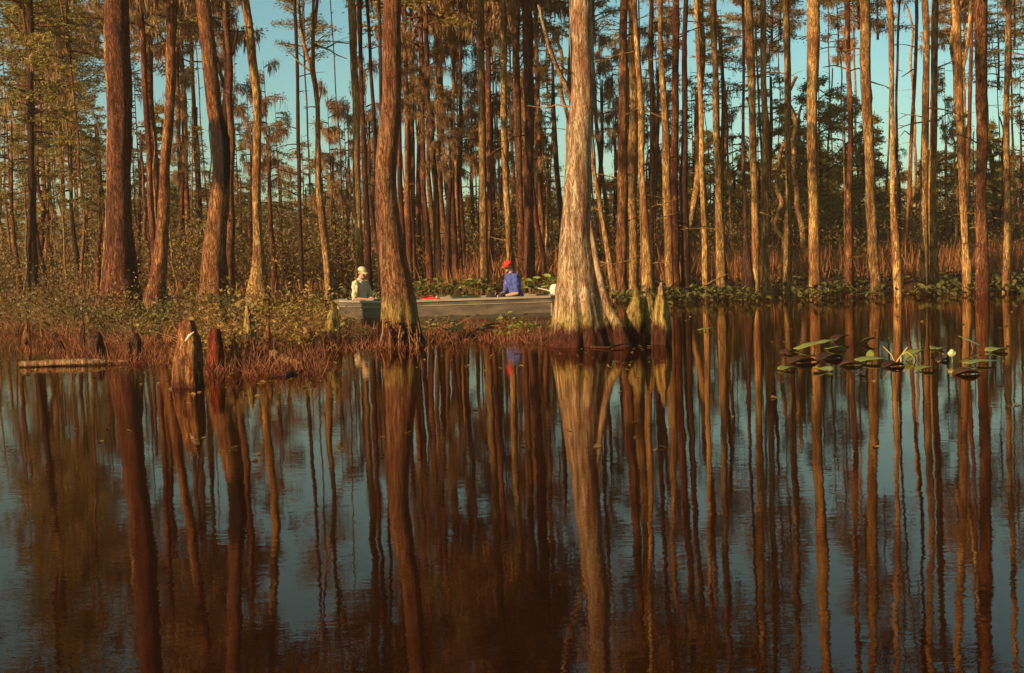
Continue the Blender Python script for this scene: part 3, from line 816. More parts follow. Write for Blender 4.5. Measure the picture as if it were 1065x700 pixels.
random.seed(21)
GR = {'mossy': ("moss-hung rusty cypress among the crowded middle stand", "moss-hung cypresses of the middle stand"),
      'layer': ("open cypress with thin layered branches behind the front trunks", "open layered cypresses behind the front trunks"),
      'fir': ("dense pointed evergreen behind the trunks", "pointed evergreens behind the trunks"),
      'round': ("bushy evergreen behind the trunks", "bushy evergreens behind the trunks")}
LST = [(415, 30, 130, 18, 'mossy', 44), (445, 60, 180, 20, 'mossy', 44), (468, 110, 190, 16, 'mossy', 43), (500, 90, 190, 18, 'mossy', 46), (553, 60, 190, 20, 'mossy', 43), (575, 20, 110, 16, 'layer', 44), (36, 20, 230, 30, 'layer', 52), (50, 60, 250, 34, 'layer', 56), (74, 25, 220, 34, 'layer', 50), (90, 110, 250, 30, 'layer', 58), (104, 90, 240, 22, 'layer', 46),
       (146, 60, 210, 26, 'layer', 52), (168, 100, 240, 28, 'fir', 60), (190, 40, 190, 22, 'mossy', 50), (206, 120, 240, 26, 'layer', 55), (238, 10, 140, 20, 'mossy', 46), (250, 120, 250, 24, 'layer', 58),
       (262, 80, 200, 22, 'mossy', 50), (280, 62, 200, 30, 'mossy', 46), (292, 110, 240, 26, 'layer', 55), (318, 140, 250, 26, 'layer', 58), (346, 88, 230, 26, 'mossy', 50), (338, 150, 250, 24, 'layer', 56), (362, 100, 230, 22, 'mossy', 54),
       (384, 50, 200, 22, 'mossy', 47), (388, 110, 240, 22, 'mossy', 50), (424, 40, 130, 22, 'mossy', 46), (436, 20, 130, 24, 'mossy', 50), (456, 50, 170, 22, 'mossy', 48), (478, 25, 180, 26, 'mossy', 50), (470, 90, 150, 18, 'mossy', 45), (490, 60, 190, 24, 'mossy', 52),
       (512, 20, 190, 26, 'mossy', 50), (528, 60, 230, 24, 'mossy', 54), (545, 15, 210, 26, 'mossy', 48), (558, 30, 190, 22, 'mossy', 52), (570, 100, 215, 18, 'layer', 50), (566, 130, 230, 18, 'fir', 56),
       (626, 15, 150, 24, 'mossy', 50), (640, 40, 200, 22, 'mossy', 54), (662, 20, 170, 22, 'mossy', 52), (684, 15, 130, 24, 'mossy', 48), (676, 90, 230, 22, 'layer', 52), (702, 40, 200, 22, 'layer', 54), (722, 70, 220, 24, 'layer', 56),
       (752, 10, 120, 40, 'layer', 50), (764, 100, 260, 24, 'layer', 56), (744, 130, 260, 26, 'fir', 62), (802, 30, 130, 26, 'layer', 50), (790, 110, 240, 26, 'layer', 58), (820, 100, 230, 26, 'fir', 56),
       (854, 76, 240, 40, 'round', 52), (838, 110, 240, 30, 'fir', 56), (880, 90, 240, 34, 'round', 55), (906, 112, 250, 26, 'fir', 58), (936, 138, 240, 14, 'layer', 54), (984, 62, 220, 20, 'layer', 52), (1000, 110, 240, 22, 'fir', 58), (1034, 120, 250, 26, 'fir', 58), (968, 150, 250, 24, 'fir', 60), (1062, 60, 220, 30, 'layer', 52), (12, 30, 220, 30, 'layer', 50)]
for x, yt, yb, hw, st, Y in LST:
    lab, grp = GR[st]
    crowned(x, yt, yb, hw, st, Y, lab, grp, tr=0.10, mat=random.choice(('bark_red', 'bark_brown', 'bark_dark')), lean=random.uniform(-0.3, 0.3), name="evergreen_tree" if st in ('fir', 'round') else "cypress_tree")

# distant wood: individual trees closing the view
random.seed(5)
wx = [-80, 60, 110, 200, 300, 360, 440, 520, 600, 700, 760, 820, 900, 930, 960, 1010, 1150]
wy = [190, 205, 200, 175, 195, 190, 200, 198, 190, 160, 165, 150, 150, 178, 165, 155, 150]
for i in range(78):
    x = -60 + (i + random.random()) * 1190 / 78
    Y = random.uniform(66, 105)
    yt = float(np.interp(x, wx, wy)) + random.uniform(-8, 22)
    yb = 275 - random.random() * 12
    crowned(x, yt, yb, random.uniform(20, 38), random.choice(('fir', 'round', 'round')), Y, "far evergreen in the wood that closes the view", "far evergreens closing the view", name="evergreen_tree", tr=0.14)

# slender bare trunks crowding the background: a pool of meshes, many copies
random.seed(31)
slim = []
for k in range(8):
    rnd = random.Random(k)
    mb = MB()
    bend = rnd.uniform(-0.9, 0.9)
    pts, rad = [], []
    for i in range(26):
        z = -0.3 + i * 0.62
        pts.append(Vector((bend * math.sin(z * 0.18) + 0.22 * mn.noise(Vector((k * 5, z * 0.4, 0))), 0.1 * mn.noise(Vector((k * 5, z * 0.4, 9))), z)))
        rad.append(0.085 * (1.35 if i < 2 else 1.0) * (1 - 0.55 * i / 26))
    tube(mb, pts, rad, 8, rfun=lambda i, th, p: 1 + 0.12 * math.cos(4 * th + k) + 0.2 * mn.noise(Vector((math.cos(th), math.sin(th), p.z))))
    for q in range(10):
        i = rnd.randrange(5, 25)
        az = rnd.uniform(0, 6.28)
        random.seed(k * 100 + q)
        bp = branch_pts(pts[i], (math.cos(az), math.sin(az), 0.2), rnd.uniform(0.3, 0.9), 0.05, 4, 0.2)
        tube(mb, bp, [0.016, 0.013, 0.010, 0.007, 0.003], 4)
    slim.append([mb.mesh("slender_trunk", [M[mm]]) for mm in ('bark_pale', 'bark_brown', 'bark_red')])
random.seed(32)
protos = {}
for i in range(140):
    x = -20 + (i + random.random()) * 1110 / 140
    Y = random.uniform(44, 74)
    if 278 < x < 362 and random.random() < 0.65 or 905 < x < 955 and random.random() < 0.6:
        continue
    g = P(x, 250, Y)
    me = random.choice(slim)[random.choices((0, 1, 2), (6, 3, 1))[0]]
    s = random.uniform(0.35, 0.85) if random.random() < 0.72 else random.uniform(1.0, 2.0)
    hs = random.choice((random.uniform(0.3, 0.55), random.uniform(0.8, 1.05)))
    o = root("slender_tree", (g.x, Y, 0.0), "slender bare trunk among the crowd of thin trunks in the background", "tree", "slender bare trunks in the background")
    t = link("trunk", me, o)
    t.scale = (s, s, hs)
    t.rotation_euler = (0, random.uniform(-0.06, 0.06), random.uniform(0, 6.28))
    if hs > 0.7 and random.random() < (0.75 if x < 340 or x > 700 else 0.45):
        random.seed(i * 3 + 1)
        add_crown(o, random.choice(('mossy', 'layer', 'top')), (0, 0, 15 * hs - 3.5), 0.85, 0.85)

# ------------------------------------------------------------------ undergrowth
def add_bush(mb, x, y, z, r, h, n, size, mi_leaf=1, mi_stem=0, stems=7):
    for s_ in range(stems):
        az = random.uniform(0, 6.28)
        bp = branch_pts((x + random.uniform(-.2, .2) * r, y + random.uniform(-.2, .2) * r, z - 0.1), (0.5 * math.cos(az), 0.5 * math.sin(az), 1), h * random.uniform(0.7, 1.05), 0.0, 4, 0.14)
        tube(mb, bp, [0.02 * h / 2, 0.016 * h / 2, 0.012 * h / 2, 0.008 * h / 2, 0.003], 4, mi_stem, cap=False)
    u = unit(R.normal(size=(n, 3)))
    rr = R.uniform(0.35, 1.0, size=(n, 1)) ** 0.6
    lump = np.array([1 + 0.45 * mn.noise(Vector(tuple(a * 2.2)) + Vector((x, y, 0))) for a in u]).reshape(-1, 1)
    c = np.array([x, y, z + h * 0.55]) + u * rr * lump * np.array([r, r, h * 0.5])
    c[:, 2] = np.maximum(c[:, 2], z + 0.02)
    leaves(mb, c, u * 0.5 + R.normal(size=(n, 3)) * 0.7, R.uniform(0.6, 1.3, n) * size, R.uniform(0.3, 0.6, n) * size, mi_leaf)

random.seed(41); R.seed(41)
mb = MB()
for i in range(800):
    Y = random.uniform(46, 80)
    x = random.uniform(-40, 1105)
    g = P(x, 270, Y)
    h = random.uniform(0.9, 2.6) if random.random() < 0.72 else random.uniform(2.4, 4.2)
    add_bush(mb, g.x, Y, 0.1, h * random.uniform(0.35, 0.6), h, int(130 + 100 * h), 0.125, stems=4)
tag(link("undergrowth", mb.mesh("undergrowth", [M['bark_red'], M['leaf_under']])), None, None, kind="stuff")

# dry grass on the right bank and a few patches behind the boat
random.seed(42); R.seed(42)
mb = MB()
pp, dd, ll, ww = [], [], [], []
def grass_patch(x0, x1, Y0, Y1, n, hmin, hmax, clump=0.5):
    for i in range(n // 30):
        x = random.uniform(x0, x1); Y = random.uniform(Y0, Y1)
        g = P(x, 280, Y)
        k = 30
        c = np.array([g.x, Y, 0.05]) + R.normal(size=(k, 3)) * np.array([0.35, 0.35, 0.0])
        pp.append(c)
        d = np.tile([[0, 0, 1.0]], (k, 1)) + R.normal(size=(k, 3)) * np.array([0.22, 0.22, 0.0])
        dd.append(d); h = random.uniform(hmin, hmax)
        ll.append(R.uniform(0.6, 1.1, k) * h); ww.append(R.uniform(0.018, 0.045, k))
grass_patch(690, 1110, 40, 58, 15000, 0.3, 1.5)
grass_patch(470, 600, 40, 54, 3000, 0.6, 1.7)
grass_patch(-20, 350, 44, 60, 1500, 0.4, 1.0)
grass_patch(600, 700, 42, 56, 2500, 0.5, 1.2)
leaves(mb, np.concatenate(pp), np.concatenate(dd), np.concatenate(ll), np.concatenate(ww), 0, bend=0.05)
tag(link("dry_grass", mb.mesh("dry_grass", [M['dry']])), None, None, kind="stuff")

# ------------------------------------------------------------------ broad leaved plants along the bank
def leaf_shape(n=9, notch=False):
    """outline of a broad leaf, unit length along +x"""
    pts = []
    for i in range(n):
        t = 2 * math.pi * i / n
        x = 0.5 + 0.5 * math.cos(t)
        w = 0.32 * math.sin(t) * (1 - 0.25 * math.cos(t))
        pts.append((x, w))
    return pts
def broad_leaves(mb, pos, az, tilt, size, mi=0):
    out = leaf_shape()
    n = len(out)
    V, Fc = [], []
    for p, a, t, s in zip(pos, az, tilt, size):
        ca, sa, ct, st = math.cos(a), math.sin(a), math.cos(t), math.sin(t)
        b = len(V)
        roll = random.uniform(-0.5, 0.5)
        for (x, w) in out:
            z = 0.12 * abs(w) * 3 - 0.25 * (x ** 2) * 0.6 + roll * w
            X = (x * ct - z * st) * s; Z = (x * st + z * ct) * s; Yy = w * s
            V.append((p[0] + X * ca - Yy * sa, p[1] + X * sa + Yy * ca, p[2] + Z))
        for k in range(1, n - 1):
            Fc.append((b, b + k, b + k + 1))
    mb.add(V, Fc, mi)
random.seed(43); R.seed(43)
mb = MB()
pos, az, tl, sz = [], [], [], []
for i in range(9000):
    x = random.uniform(-30, 1100)
    if x < 345 and random.random() < 0.72:
        continue
    sh = float(np.interp(x, sx, sy))
    depth = abs(random.gauss(0, 9)) if x > 580 else abs(random.gauss(4, 11))
    y = sh + 1.5 - min(depth, 26)
    y = min(y, sh + 2)
    g = G(x, y)
    z = max(0.0, ground_z(g.x, g.y))
    dens = mn.noise(Vector((g.x * 0.7, g.y * 0.35, 2)))
    if dens < -0.22:
        continue
    hh = random.uniform(0.0, 0.30) * (1.0 + dens) * (1.5 if 420 < x < 600 else 0.75)
    pos.append((g.x, g.y, z + hh)); az.append(random.uniform(0, 6.28)); tl.append(random.uniform(-0.2, 1.1)); sz.append(random.uniform(0.07, 0.25) * (0.75 if x > 580 else 1))
broad_leaves(mb, pos, az, tl, sz, 0)
for p in pos[::3]:
    tube(mb, [(p[0], p[1], -0.05), (p[0] + 0.01, p[1], p[2] * 0.6), (p[0], p[1], p[2] + 0.01)], [0.008, 0.007, 0.005], 3, 1, cap=False)
tag(link("bank_plants", mb.mesh("bank_plants", [M['leaf_bank'], M['bark_dark']])), None, None, kind="stuff")

# ------------------------------------------------------------------ brush on the near mound (one shrub at a time)
SH = [(208, 350, 0.75, 0.55, "low olive brush behind the broken stump"), (232, 358, 0.85, 0.6, "tangled brush above the red rotten stump"), (262, 366, 0.9, 0.6, "tallest tangle of brush in the middle of the near mound"),
      (292, 362, 0.85, 0.6, "tangled brush above the pointed driftwood"), (322, 356, 0.8, 0.5, "brush left of the lone cypress knee"), (250, 376, 0.5, 0.45, "low rusty brush at the water's edge between stump and driftwood"),
      (176, 348, 0.7, 0.5, "brush with green leaves left of the broken stump"), (126, 343, 0.85, 0.6, "brush at the foot of the stout dark cypress"), (90, 342, 0.95, 0.6, "small brush left of the stout dark cypress"), (55, 340, 1.05, 0.7, "rusty brush at the far left bank"),
      (10, 340, 1.1, 0.8, "outermost rusty brush at the left border"), (338, 352, 0.5, 0.3, "small green bush between the knee and the boat's bow"),
      (310, 372, 0.4, 0.35, "thin dry sprigs beside the driftwood"), (220, 380, 0.4, 0.35, "dry sprigs at the foot of the red rotten stump"),
      (32, 345, 0.8, 0.5, "dark leafy bush behind the near end of the long pale log"), (70, 348, 0.7, 0.5, "dark leafy bush above the far end of the long pale log"), (112, 352, 0.6, 0.45, "dark leafy bush between the two dark rotten stubs"), (152, 356, 0.6, 0.45, "dark leafy bush left of the broken stump at the water")]
for k, (px, py, h, r, lab) in enumerate(SH):
    random.seed(50 + k); R.seed(50 + k)
    g = G(px, py)
    z0 = max(0, ground_z(g.x, g.y))
    rt_ = root("shrub", (g.x, g.y, z0), lab, "shrub", "brush on the near mound")
    mb = MB()
    for s_ in range(130):
        a = random.uniform(0, 6.28); rr = random.uniform(0, r)
        bp = branch_pts((rr * math.cos(a), rr * math.sin(a), -0.12), (0.45 * math.cos(a) + random.uniform(-.3, .3), 0.45 * math.sin(a), 1), h * random.uniform(0.4, 1.1), random.uniform(-0.02, 0.22), 6, 0.22)
        tube(mb, bp, [random.choice((0.006, 0.008, 0.012)) * (1 - q / 8) for q in range(7)], 4, 0, cap=False)
    link("stems", mb.mesh("stems", [M['twig']]), rt_)
    mb = MB()
    n = random.choice((500, 750, 1000))
    c = np.stack([R.normal(0, r * 0.55, n), R.normal(0, r * 0.55, n), np.abs(R.normal(0.55, 0.30, n)) * h], axis=1)
    leaves(mb, c, R.normal(size=(n, 3)), R.uniform(0.03, 0.085, n), R.uniform(0.012, 0.04, n), 0)
    pz = [(random.gauss(0, r * .5), random.gauss(0, r * .5), random.uniform(0.25, 0.9) * h) for _ in range(26)]
    broad_leaves(mb, pz, [random.uniform(0, 6.28) for _ in pz], [random.uniform(-0.3, 0.9) for _ in pz], [random.uniform(0.08, 0.17) for _ in pz], 1)
    link("leaves", mb.mesh("leaves", [M['leaf_bank'] if k in (6, 8, 10, 1, 14, 15, 16, 17) else M['leaf_rust'] if k in (7, 9, 5) else M['leaf_brush'], M['plant_green'] if k in (6, 3, 11, 4) else M['leaf_brush']]), rt_)

# dry stems and sedges: uncountable fill of the mound and in front of the boat
random.seed(70); R.seed(70)
mb = MB()
def sedge(px0, px1, py0, py1, n, h0, h1, w=0.012):
    P_, D_, L_, W_ = [], [], [], []
    for i in range(n):
        g = G(random.uniform(px0, px1), random.uniform(py0, py1))
        z = max(-0.05, ground_z(g.x, g.y))
        P_.append((g.x, g.y, z)); D_.append((random.gauss(0, 0.5), random.gauss(0, 0.5), 1)); L_.append(random.uniform(h0, h1)); W_.append(random.uniform(0.5, 1.3) * w)
    leaves(mb, np.array(P_), np.array(D_), np.array(L_), np.array(W_), 0, bend=0.12)
sedge(185, 345, 345, 392, 3200, 0.06, 0.38)
sedge(-20, 185, 318, 346, 4200, 0.06, 0.34, 0.012)
sedge(60, 190, 345, 380, 2000, 0.08, 0.30, 0.012)
sedge(-10, 60, 342, 368, 500, 0.05, 0.22, 0.012)
sedge(440, 572, 338, 358, 1500, 0.05, 0.34)
sedge(345, 400, 340, 366, 700, 0.08, 0.30)
sedge(395, 440, 352, 364, 260, 0.05, 0.22)
tag(link("sedge", mb.mesh("sedge", [M['sedge']])), None, None, kind="stuff")

# ------------------------------------------------------------------ knees, stumps, logs
def knee(label, px, base_py, top_py, wbase, wtop, mat='knee', lean=0.0, name="cypress_knee", group="cypress knees in the water", waist=0.55, seed=1, topblunt=0.8):
    g = G(px, base_py)
    Y = g.y
    top = P(px + lean, top_py, Y)
    rb = wbase / 2 * Y / F; rtp = wtop / 2 * Y / F
    pts, rad = [], []
    n = 16
    for i in range(n + 1):
        t = i / n
        z = -0.25 + (top.z + 0.25) * t
        s = max(0, z / top.z)
        pts.append(Vector(((top.x - g.x) * s + 0.02 * mn.noise(Vector((seed, z * 4, 0))), 0.02 * mn.noise(Vector((seed, z * 4, 5))), z)))
        r = rtp + (rb - rtp) * (1 - min(1.0, s / 0.84) ** 2.2) ** (0.5 + 0.35 * waist)
        if s > topblunt:
            r *= math.sqrt(max(0.04, 1 - ((s - topblunt) / (1.02 - topblunt)) ** 2))
        rad.append(r)
    mb = MB()
    tube(mb, pts, rad, 24, rfun=lambda i, th, p: 1 + 0.13 * (1 - 0.5 * p.z / top.z) * math.cos(5 * th + seed) + 0.07 * math.cos(9 * th + 2 * seed) + 0.26 * mn.noise(Vector((math.cos(th) + seed, math.sin(th), p.z * 4))) + 0.14 * mn.noise(Vector((math.cos(th) * 2.5 + seed, math.sin(th) * 2.5, p.z * 11))))
    o = link(name, mb.mesh(name, [M[mat]]), None, g)
    return tag(o, label, "cypress knee" if name == "cypress_knee" else name.replace("_", " "), group)
knee("tall pointed cypress knee with a thin crooked tip, left of the pair", 660, 358, 297, 21, 7, lean=2, seed=2, waist=0.8)
knee("short blunt cypress knee, left one of the joined pair", 676, 357, 306, 15, 9, lean=-1, seed=4, waist=0.9)
knee("cypress knee with a narrow neck, right one of the joined pair", 687.5, 358, 294, 19, 5.5, seed=6, waist=0.95, lean=0)
knee("lone reddish cypress knee at the bow of the boat", 345, 362, 313, 18, 5, seed=8, waist=0.9, lean=2)
knee("pointed tan knee at the foot of the leaning pale trunk", 171, 336, 290, 14, 2, mat='knee_plain', seed=9, waist=1.0)
knee("slim pale knee half buried in the brush of the mound", 262, 372, 318, 14, 6, mat='knee', lean=-5, seed=12)
for a_ in ((216, 352, 322, 11, 3, "pale knee between the broken stump and the red one"), (278, 376, 336, 12, 4, "tan knee in the middle of the near mound"), (322, 372, 340, 11, 3, "tan knee at the right end of the near mound"), (245, 384, 352, 12, 5, "reddish knee at the front of the near mound"), (84, 358, 332, 8, 3, "small knee in the left shallows"), (28, 356, 334, 8, 3, "small knee at the left border")):
    knee(a_[5], a_[0], a_[1], a_[2], a_[3], a_[4], mat='knee_plain', seed=a_[0], waist=0.9, group="small knees in the left bank", lean=(a_[0] % 5) - 2)
knee("small knee in the brush near the tan cypress", 300, 350, 318, 9, 3, mat='knee', seed=14)

for a_ in (("dark rotten stub in the left shallows", 101, 371, 345, 15, 8, 31), ("dark leaning stub right of the stout dark cypress", 141, 368, 346, 14, 6, 33), ("small dark stub near the far end of the pale log", 62, 366, 354, 9, 5, 35)):
    knee(a_[0], a_[1], a_[2], a_[3], a_[4], a_[5], mat='bark_dark', name="rotten_stub", group=None, seed=a_[6], topblunt=0.85)
# broken stump with a pale splinter
g = G(197, 402)
st = root("broken_stump", g, "broken grey-brown stump with a pale splinter in the near water", "stump")
Y = g.y
mb = MB()
rows = [(338, 188, 204), (350, 186, 208), (365, 184, 210), (380, 182, 211), (395, 181, 212), (404, 180, 214)]
pts, rad = [], []
for py, xl, xr in reversed(rows):
    c = P((xl + xr) / 2, py, Y) - g
    pts.append(c); rad.append((xr - xl) / 2 * Y / F)
pts.insert(0, pts[0] + Vector((0, 0, -0.35))); rad.insert(0, rad[0] * 1.15)
fp, fr = [], []
for k in range(len(pts) - 1):
    for q in range(4):
        fp.append(pts[k].lerp(pts[k + 1], q / 4)); fr.append(rad[k] + (rad[k + 1] - rad[k]) * q / 4)
tz = pts[-1].z
fp.append(pts[-1]); fr.append(rad[-1])
fp.append(pts[-1] + Vector((0, 0, 0.05))); fr.append(rad[-1] * 0.6)
tube(mb, fp, fr, 28, rfun=lambda i, th, p: 1 + 0.10 * math.cos(6 * th) + 0.18 * mn.noise(Vector((math.cos(th) * 1.5, math.sin(th) * 1.5, p.z * 2.5))) + (0.25 * math.cos(th - 2.5) if p.z > tz - 0.1 else 0))
link("trunk", mb.mesh("stump_body", [M['knee_plain']]), st)
mb = MB()
a = P(192.5, 355, Y - 0.17) - g; b = P(202, 345, Y - 0.185) - g
tube(mb, [a, a.lerp(b, 0.5) + Vector((0, -0.01, 0.01)), b], [0.006, 0.016, 0.004], 6, flat=0.5)
M['splinter'] = plain("pale_splinter", (0.60, 0.45, 0.28), 0.8)
link("splinter", mb.mesh("splinter", [M['splinter']]), st)
knee("rotten orange-red stump beside the broken one", 224, 386, 342, 17, 13, mat='stump_red', name="rotten_stump", group=None, seed=20, topblunt=0.93)
knee("ragged brown snag behind the red rotten stump", 240, 372, 336, 10, 6, mat='knee_plain', name="rotten_stump", group=None, seed=22, topblunt=0.9)

def log(label, pts_px, w_px, mat, z=0.03, name="fallen_log"):
    gs = [G(a, b, z_) for a, b, z_ in pts_px]
    c = gs[0].copy(); c.z = 0
    Yc = gs[0].y
    fp, fr = [], []
    for k in range(len(gs) - 1):
        for q in range(8):
            t = q / 8
            fp.append(gs[k].lerp(gs[k + 1], t) - c); fr.append((w_px[k] * (1 - t) + w_px[k + 1] * t) / 2 * Yc / F)
    fp.append(gs[-1] - c); fr.append(w_px[-1] / 2 * Yc / F)
    mb = MB()
    tube(mb, fp, fr, 14, rfun=lambda i, th, p: 1 + 0.2 * mn.noise(Vector((math.cos(th), math.sin(th), i * 0.4))) + 0.08 * math.cos(5 * th))
    return tag(link(name, mb.mesh(name, [M[mat]]), None, c), label, "log")
log("long pale log lying in the water at the far left", [(20, 379, 0.04), (60, 377, 0.05), (100, 376, 0.05), (132, 376, 0.03)], [6, 7, 6, 2], 'log')
log("pointed driftwood lying at the right end of the near mound", [(284, 368, 0.13), (298, 374, 0.09), (314, 378, 0.05)], [9, 8, 2], 'log', name="driftwood")
log("dark sunken log below the pointed driftwood", [(278, 392, 0.0), (300, 389, 0.02), (322, 384, 0.0)], [5, 6, 3], 'knee_plain', name="driftwood")
log("thin stick floating beside the massive pale cypress", [(614, 361, 0.01), (632, 361.5, 0.02), (652, 357, 0.05)], [2.0, 2.2, 1.2], 'knee_plain', name="floating_stick")
log("bare fallen branch leaning on the right bank", [(728, 300, 0.2), (742, 292, 0.55), (756, 285, 0.8)], [1.6, 1.5, 0.8], 'bark_pale', name="fallen_branch")
log("pale fallen branch in the brush at the left bank", [(76, 326, 0.25), (88, 325, 0.28), (98, 327, 0.25)], [1.6, 1.6, 0.8], 'bark_pale', name="fallen_branch")

# ------------------------------------------------------------------ lily pads and water plants
def lily(label, px, py, w_px, az, tilt, zc, mat='pad', curl=0.15, narrow=0.62, seed=0, name="lily_pad", group="water lily leaves on the right"):
    g = G(px, py, zc)
    s = w_px * g.y / F
    rnd = random.Random(seed)
    n, rings = 30, 4
    V = [(0, 0, 0)]
    for r in range(1, rings + 1):
        f = r / rings
        for i in range(n):
            t = 2 * math.pi * i / n
            rr = 0.5 * f * (1 - 0.55 * math.exp(-((t - math.pi) / 0.22) ** 2))     # notch at the back
            pt = 1 + 0.18 * math.exp(-(min(t, 2 * math.pi - t) / 0.35) ** 2)
            x = rr * math.cos(t) * pt; y = rr * math.sin(t) * narrow
            z = curl * (y * y * 2.2 - 0.25 * x * x) + 0.03 * f * mn.noise(Vector((x * 4 + seed, y * 4, 0)))
            V.append((x, y, z))
    rot = Matrix.Rotation(az, 3, 'Z') @ Matrix.Rotation(-tilt, 3, 'Y')
    top = [tuple(rot @ (Vector(v) * s)) for v in V]
    Fq = [(1 + (r - 1) * n + i, 1 + r * n + i, 1 + r * n + (i + 1) % n, 1 + (r - 1) * n + (i + 1) % n) for r in range(1, rings) for i in range(n)]
    Ft = [(0, 1 + i, 1 + (i + 1) % n) for i in range(n)]
    mb = MB()
    mb.add(top, Fq)
    mb.f.append(np.array(Ft)); mb.mi.append(np.zeros(len(Ft), dtype=np.int32))
    r_ = root(name, (g.x, g.y, 0), label, "lily pad" if name == "lily_pad" else "water plant", group)
    o = link("leaf", mb.mesh("leaf", [M[mat]]), r_, (0, 0, max(zc, 0.012)))
    sm = o.modifiers.new("thickness", 'SOLIDIFY'); sm.thickness = 0.004
    mb = MB()
    tube(mb, [(0, 0, max(zc, 0.012)), (0.02, 0.01, zc * 0.4 - 0.02), (0.05, 0.02, -0.3)], [0.006, 0.007, 0.007], 6)
    link("stalk", mb.mesh("stalk", [M['twig']]), r_)
    return r_
lily("large raised green pad with a pointed tip, leftmost of the right group", 846, 358, 46, 0.10, 0.20, 0.07, seed=1, narrow=0.55)
lily("broad flat green pad in the middle of the right group", 906, 374, 36, 0.15, 0.05, 0.03, seed=2, narrow=0.9)
lily("small upright green leaf standing above the broad flat pad", 905, 369, 13, 1.2, 0.7, 0.06, seed=3)
lily("folded green pad right of the thin bent stalks", 951, 369, 24, 0.5, 0.5, 0.06, curl=0.9, seed=4)
lily("raised green pad near the right border", 1010, 355, 24, 2.8, 0.45, 0.09, seed=5)
lily("long flat green pad at the right border", 1018, 376, 34, 0.02, 0.06, 0.03, seed=6, narrow=0.8)
lily("lone green pad out on the water right of the knees", 733, 342, 17, 0.2, 0.12, 0.03, seed=7)
for k, (px, py, w, az, lab) in enumerate([(834, 376, 44, 0.1, "dark pad-shaped reflection below the large raised green pad"), (862, 372, 40, 0.4, "dark pad-shaped reflection between the raised pad and the broad flat pad"), (884, 379, 34, -0.2, "dark pad-shaped reflection left of the broad flat pad"), (928, 380, 34, 0.2, "dark pad-shaped reflection right of the broad flat pad"), (1004, 388, 40, 0.0, "dark pad-shaped reflection below the long flat pad at the right border"), (873, 352, 30, 0.3, "dark curled pad beyond the large raised green pad"), (902, 354, 24, -0.3, "dark curled pad beyond the broad flat pad"), (980, 374, 22, 0.3, "dark pad-shaped reflection under the pale bud")]):
    lily(lab, px, py, w * 0.72, az, 0.06 + 0.25 * (k in (5, 6)), 0.012 + 0.03 * (k in (5, 6)), 'pad_dark', curl=0.5, seed=20 + k, narrow=0.8)  # the flat dark pads stand in for dark reflections on the water
# bud and stalks
def bud(px, py, label):
    g = G(px, py)
    r_ = root("lily_bud", g, label, "flower bud")
    mb = MB()
    ellipsoid(mb, (0, 0, 0.10), (0.032, 0.03, 0.045))
    ellipsoid(mb, (0.022, 0, 0.09), (0.020, 0.026, 0.032), rot=Matrix.Rotation(0.6, 3, 'Y'))
    ellipsoid(mb, (-0.022, 0.0, 0.09), (0.018, 0.026, 0.030), rot=Matrix.Rotation(-0.6, 3, 'Y'))
    M['bud'] = plain("pale_bud", (0.42, 0.37, 0.16), 0.5, 0.3)
    link("flower", mb.mesh("flower", [M['bud']]), r_)
    mb = MB()
    tube(mb, [(0, 0, 0.09), (0.006, 0, 0.04), (0, 0, -0.25)], [0.009, 0.008, 0.008], 6)
    link("stalk", mb.mesh("stalk", [M['pad']]), r_)
bud(990, 377, "pale round lily bud standing just out of the water near the right border")
def stalks():
    g = G(930, 376)
    mb = MB()
    for (a, b, c) in (((918, 360), (927, 369), (931, 378)), ((944, 361), (938, 369), (931, 378)), ((951, 372), (943, 366), (937, 370))):
        q = [P(*t, g.y) - g for t in (a, b, c)]
        tube(mb, [q[0], q[0].lerp(q[1], .5) + Vector((0, 0, .004)), q[1], q[1].lerp(q[2], .5), q[2], q[2] + Vector((0, 0, -0.15))], [0.005, .006, .007, .007, .007, .007], 6)
    M['stalk_y'] = plain("yellow_stalk", (0.45, 0.30, 0.06), 0.5)
    tag(link("bent_stalks", mb.mesh("bent_stalks", [M['stalk_y']]), None, g), "thin yellow bent stalks crossing between the flat and folded pads", "plant stalk")
stalks()
for k, (px, py, w, az, mt_, lab) in enumerate([(818, 383, 20, 0.5, 'pad', "small green pad left of the dark ones"), (856, 384, 24, 2.0, 'pad', "small green pad nearest below the large raised one"), (893, 387, 18, 1.0, 'pad_dark', "small dark pad nearest below the broad flat pad"),
                                               (962, 383, 22, 0.2, 'pad', "small green pad below the folded one"), (975, 362, 18, 0.9, 'pad', "small green pad beyond the pale bud"), (1036, 364, 24, 0.3, 'pad', "green pad beyond the long flat one at the right border"), (868, 362, 22, 0.1, 'pad', "narrow green pad right of the large raised one"), (820, 366, 20, 0.4, 'pad_dark', "small dark pad at the left end of the lily group")]):
    lily(lab, px, py, w, az, 0.05, 0.02, mt_, curl=0.3, seed=60 + k, narrow=0.85)

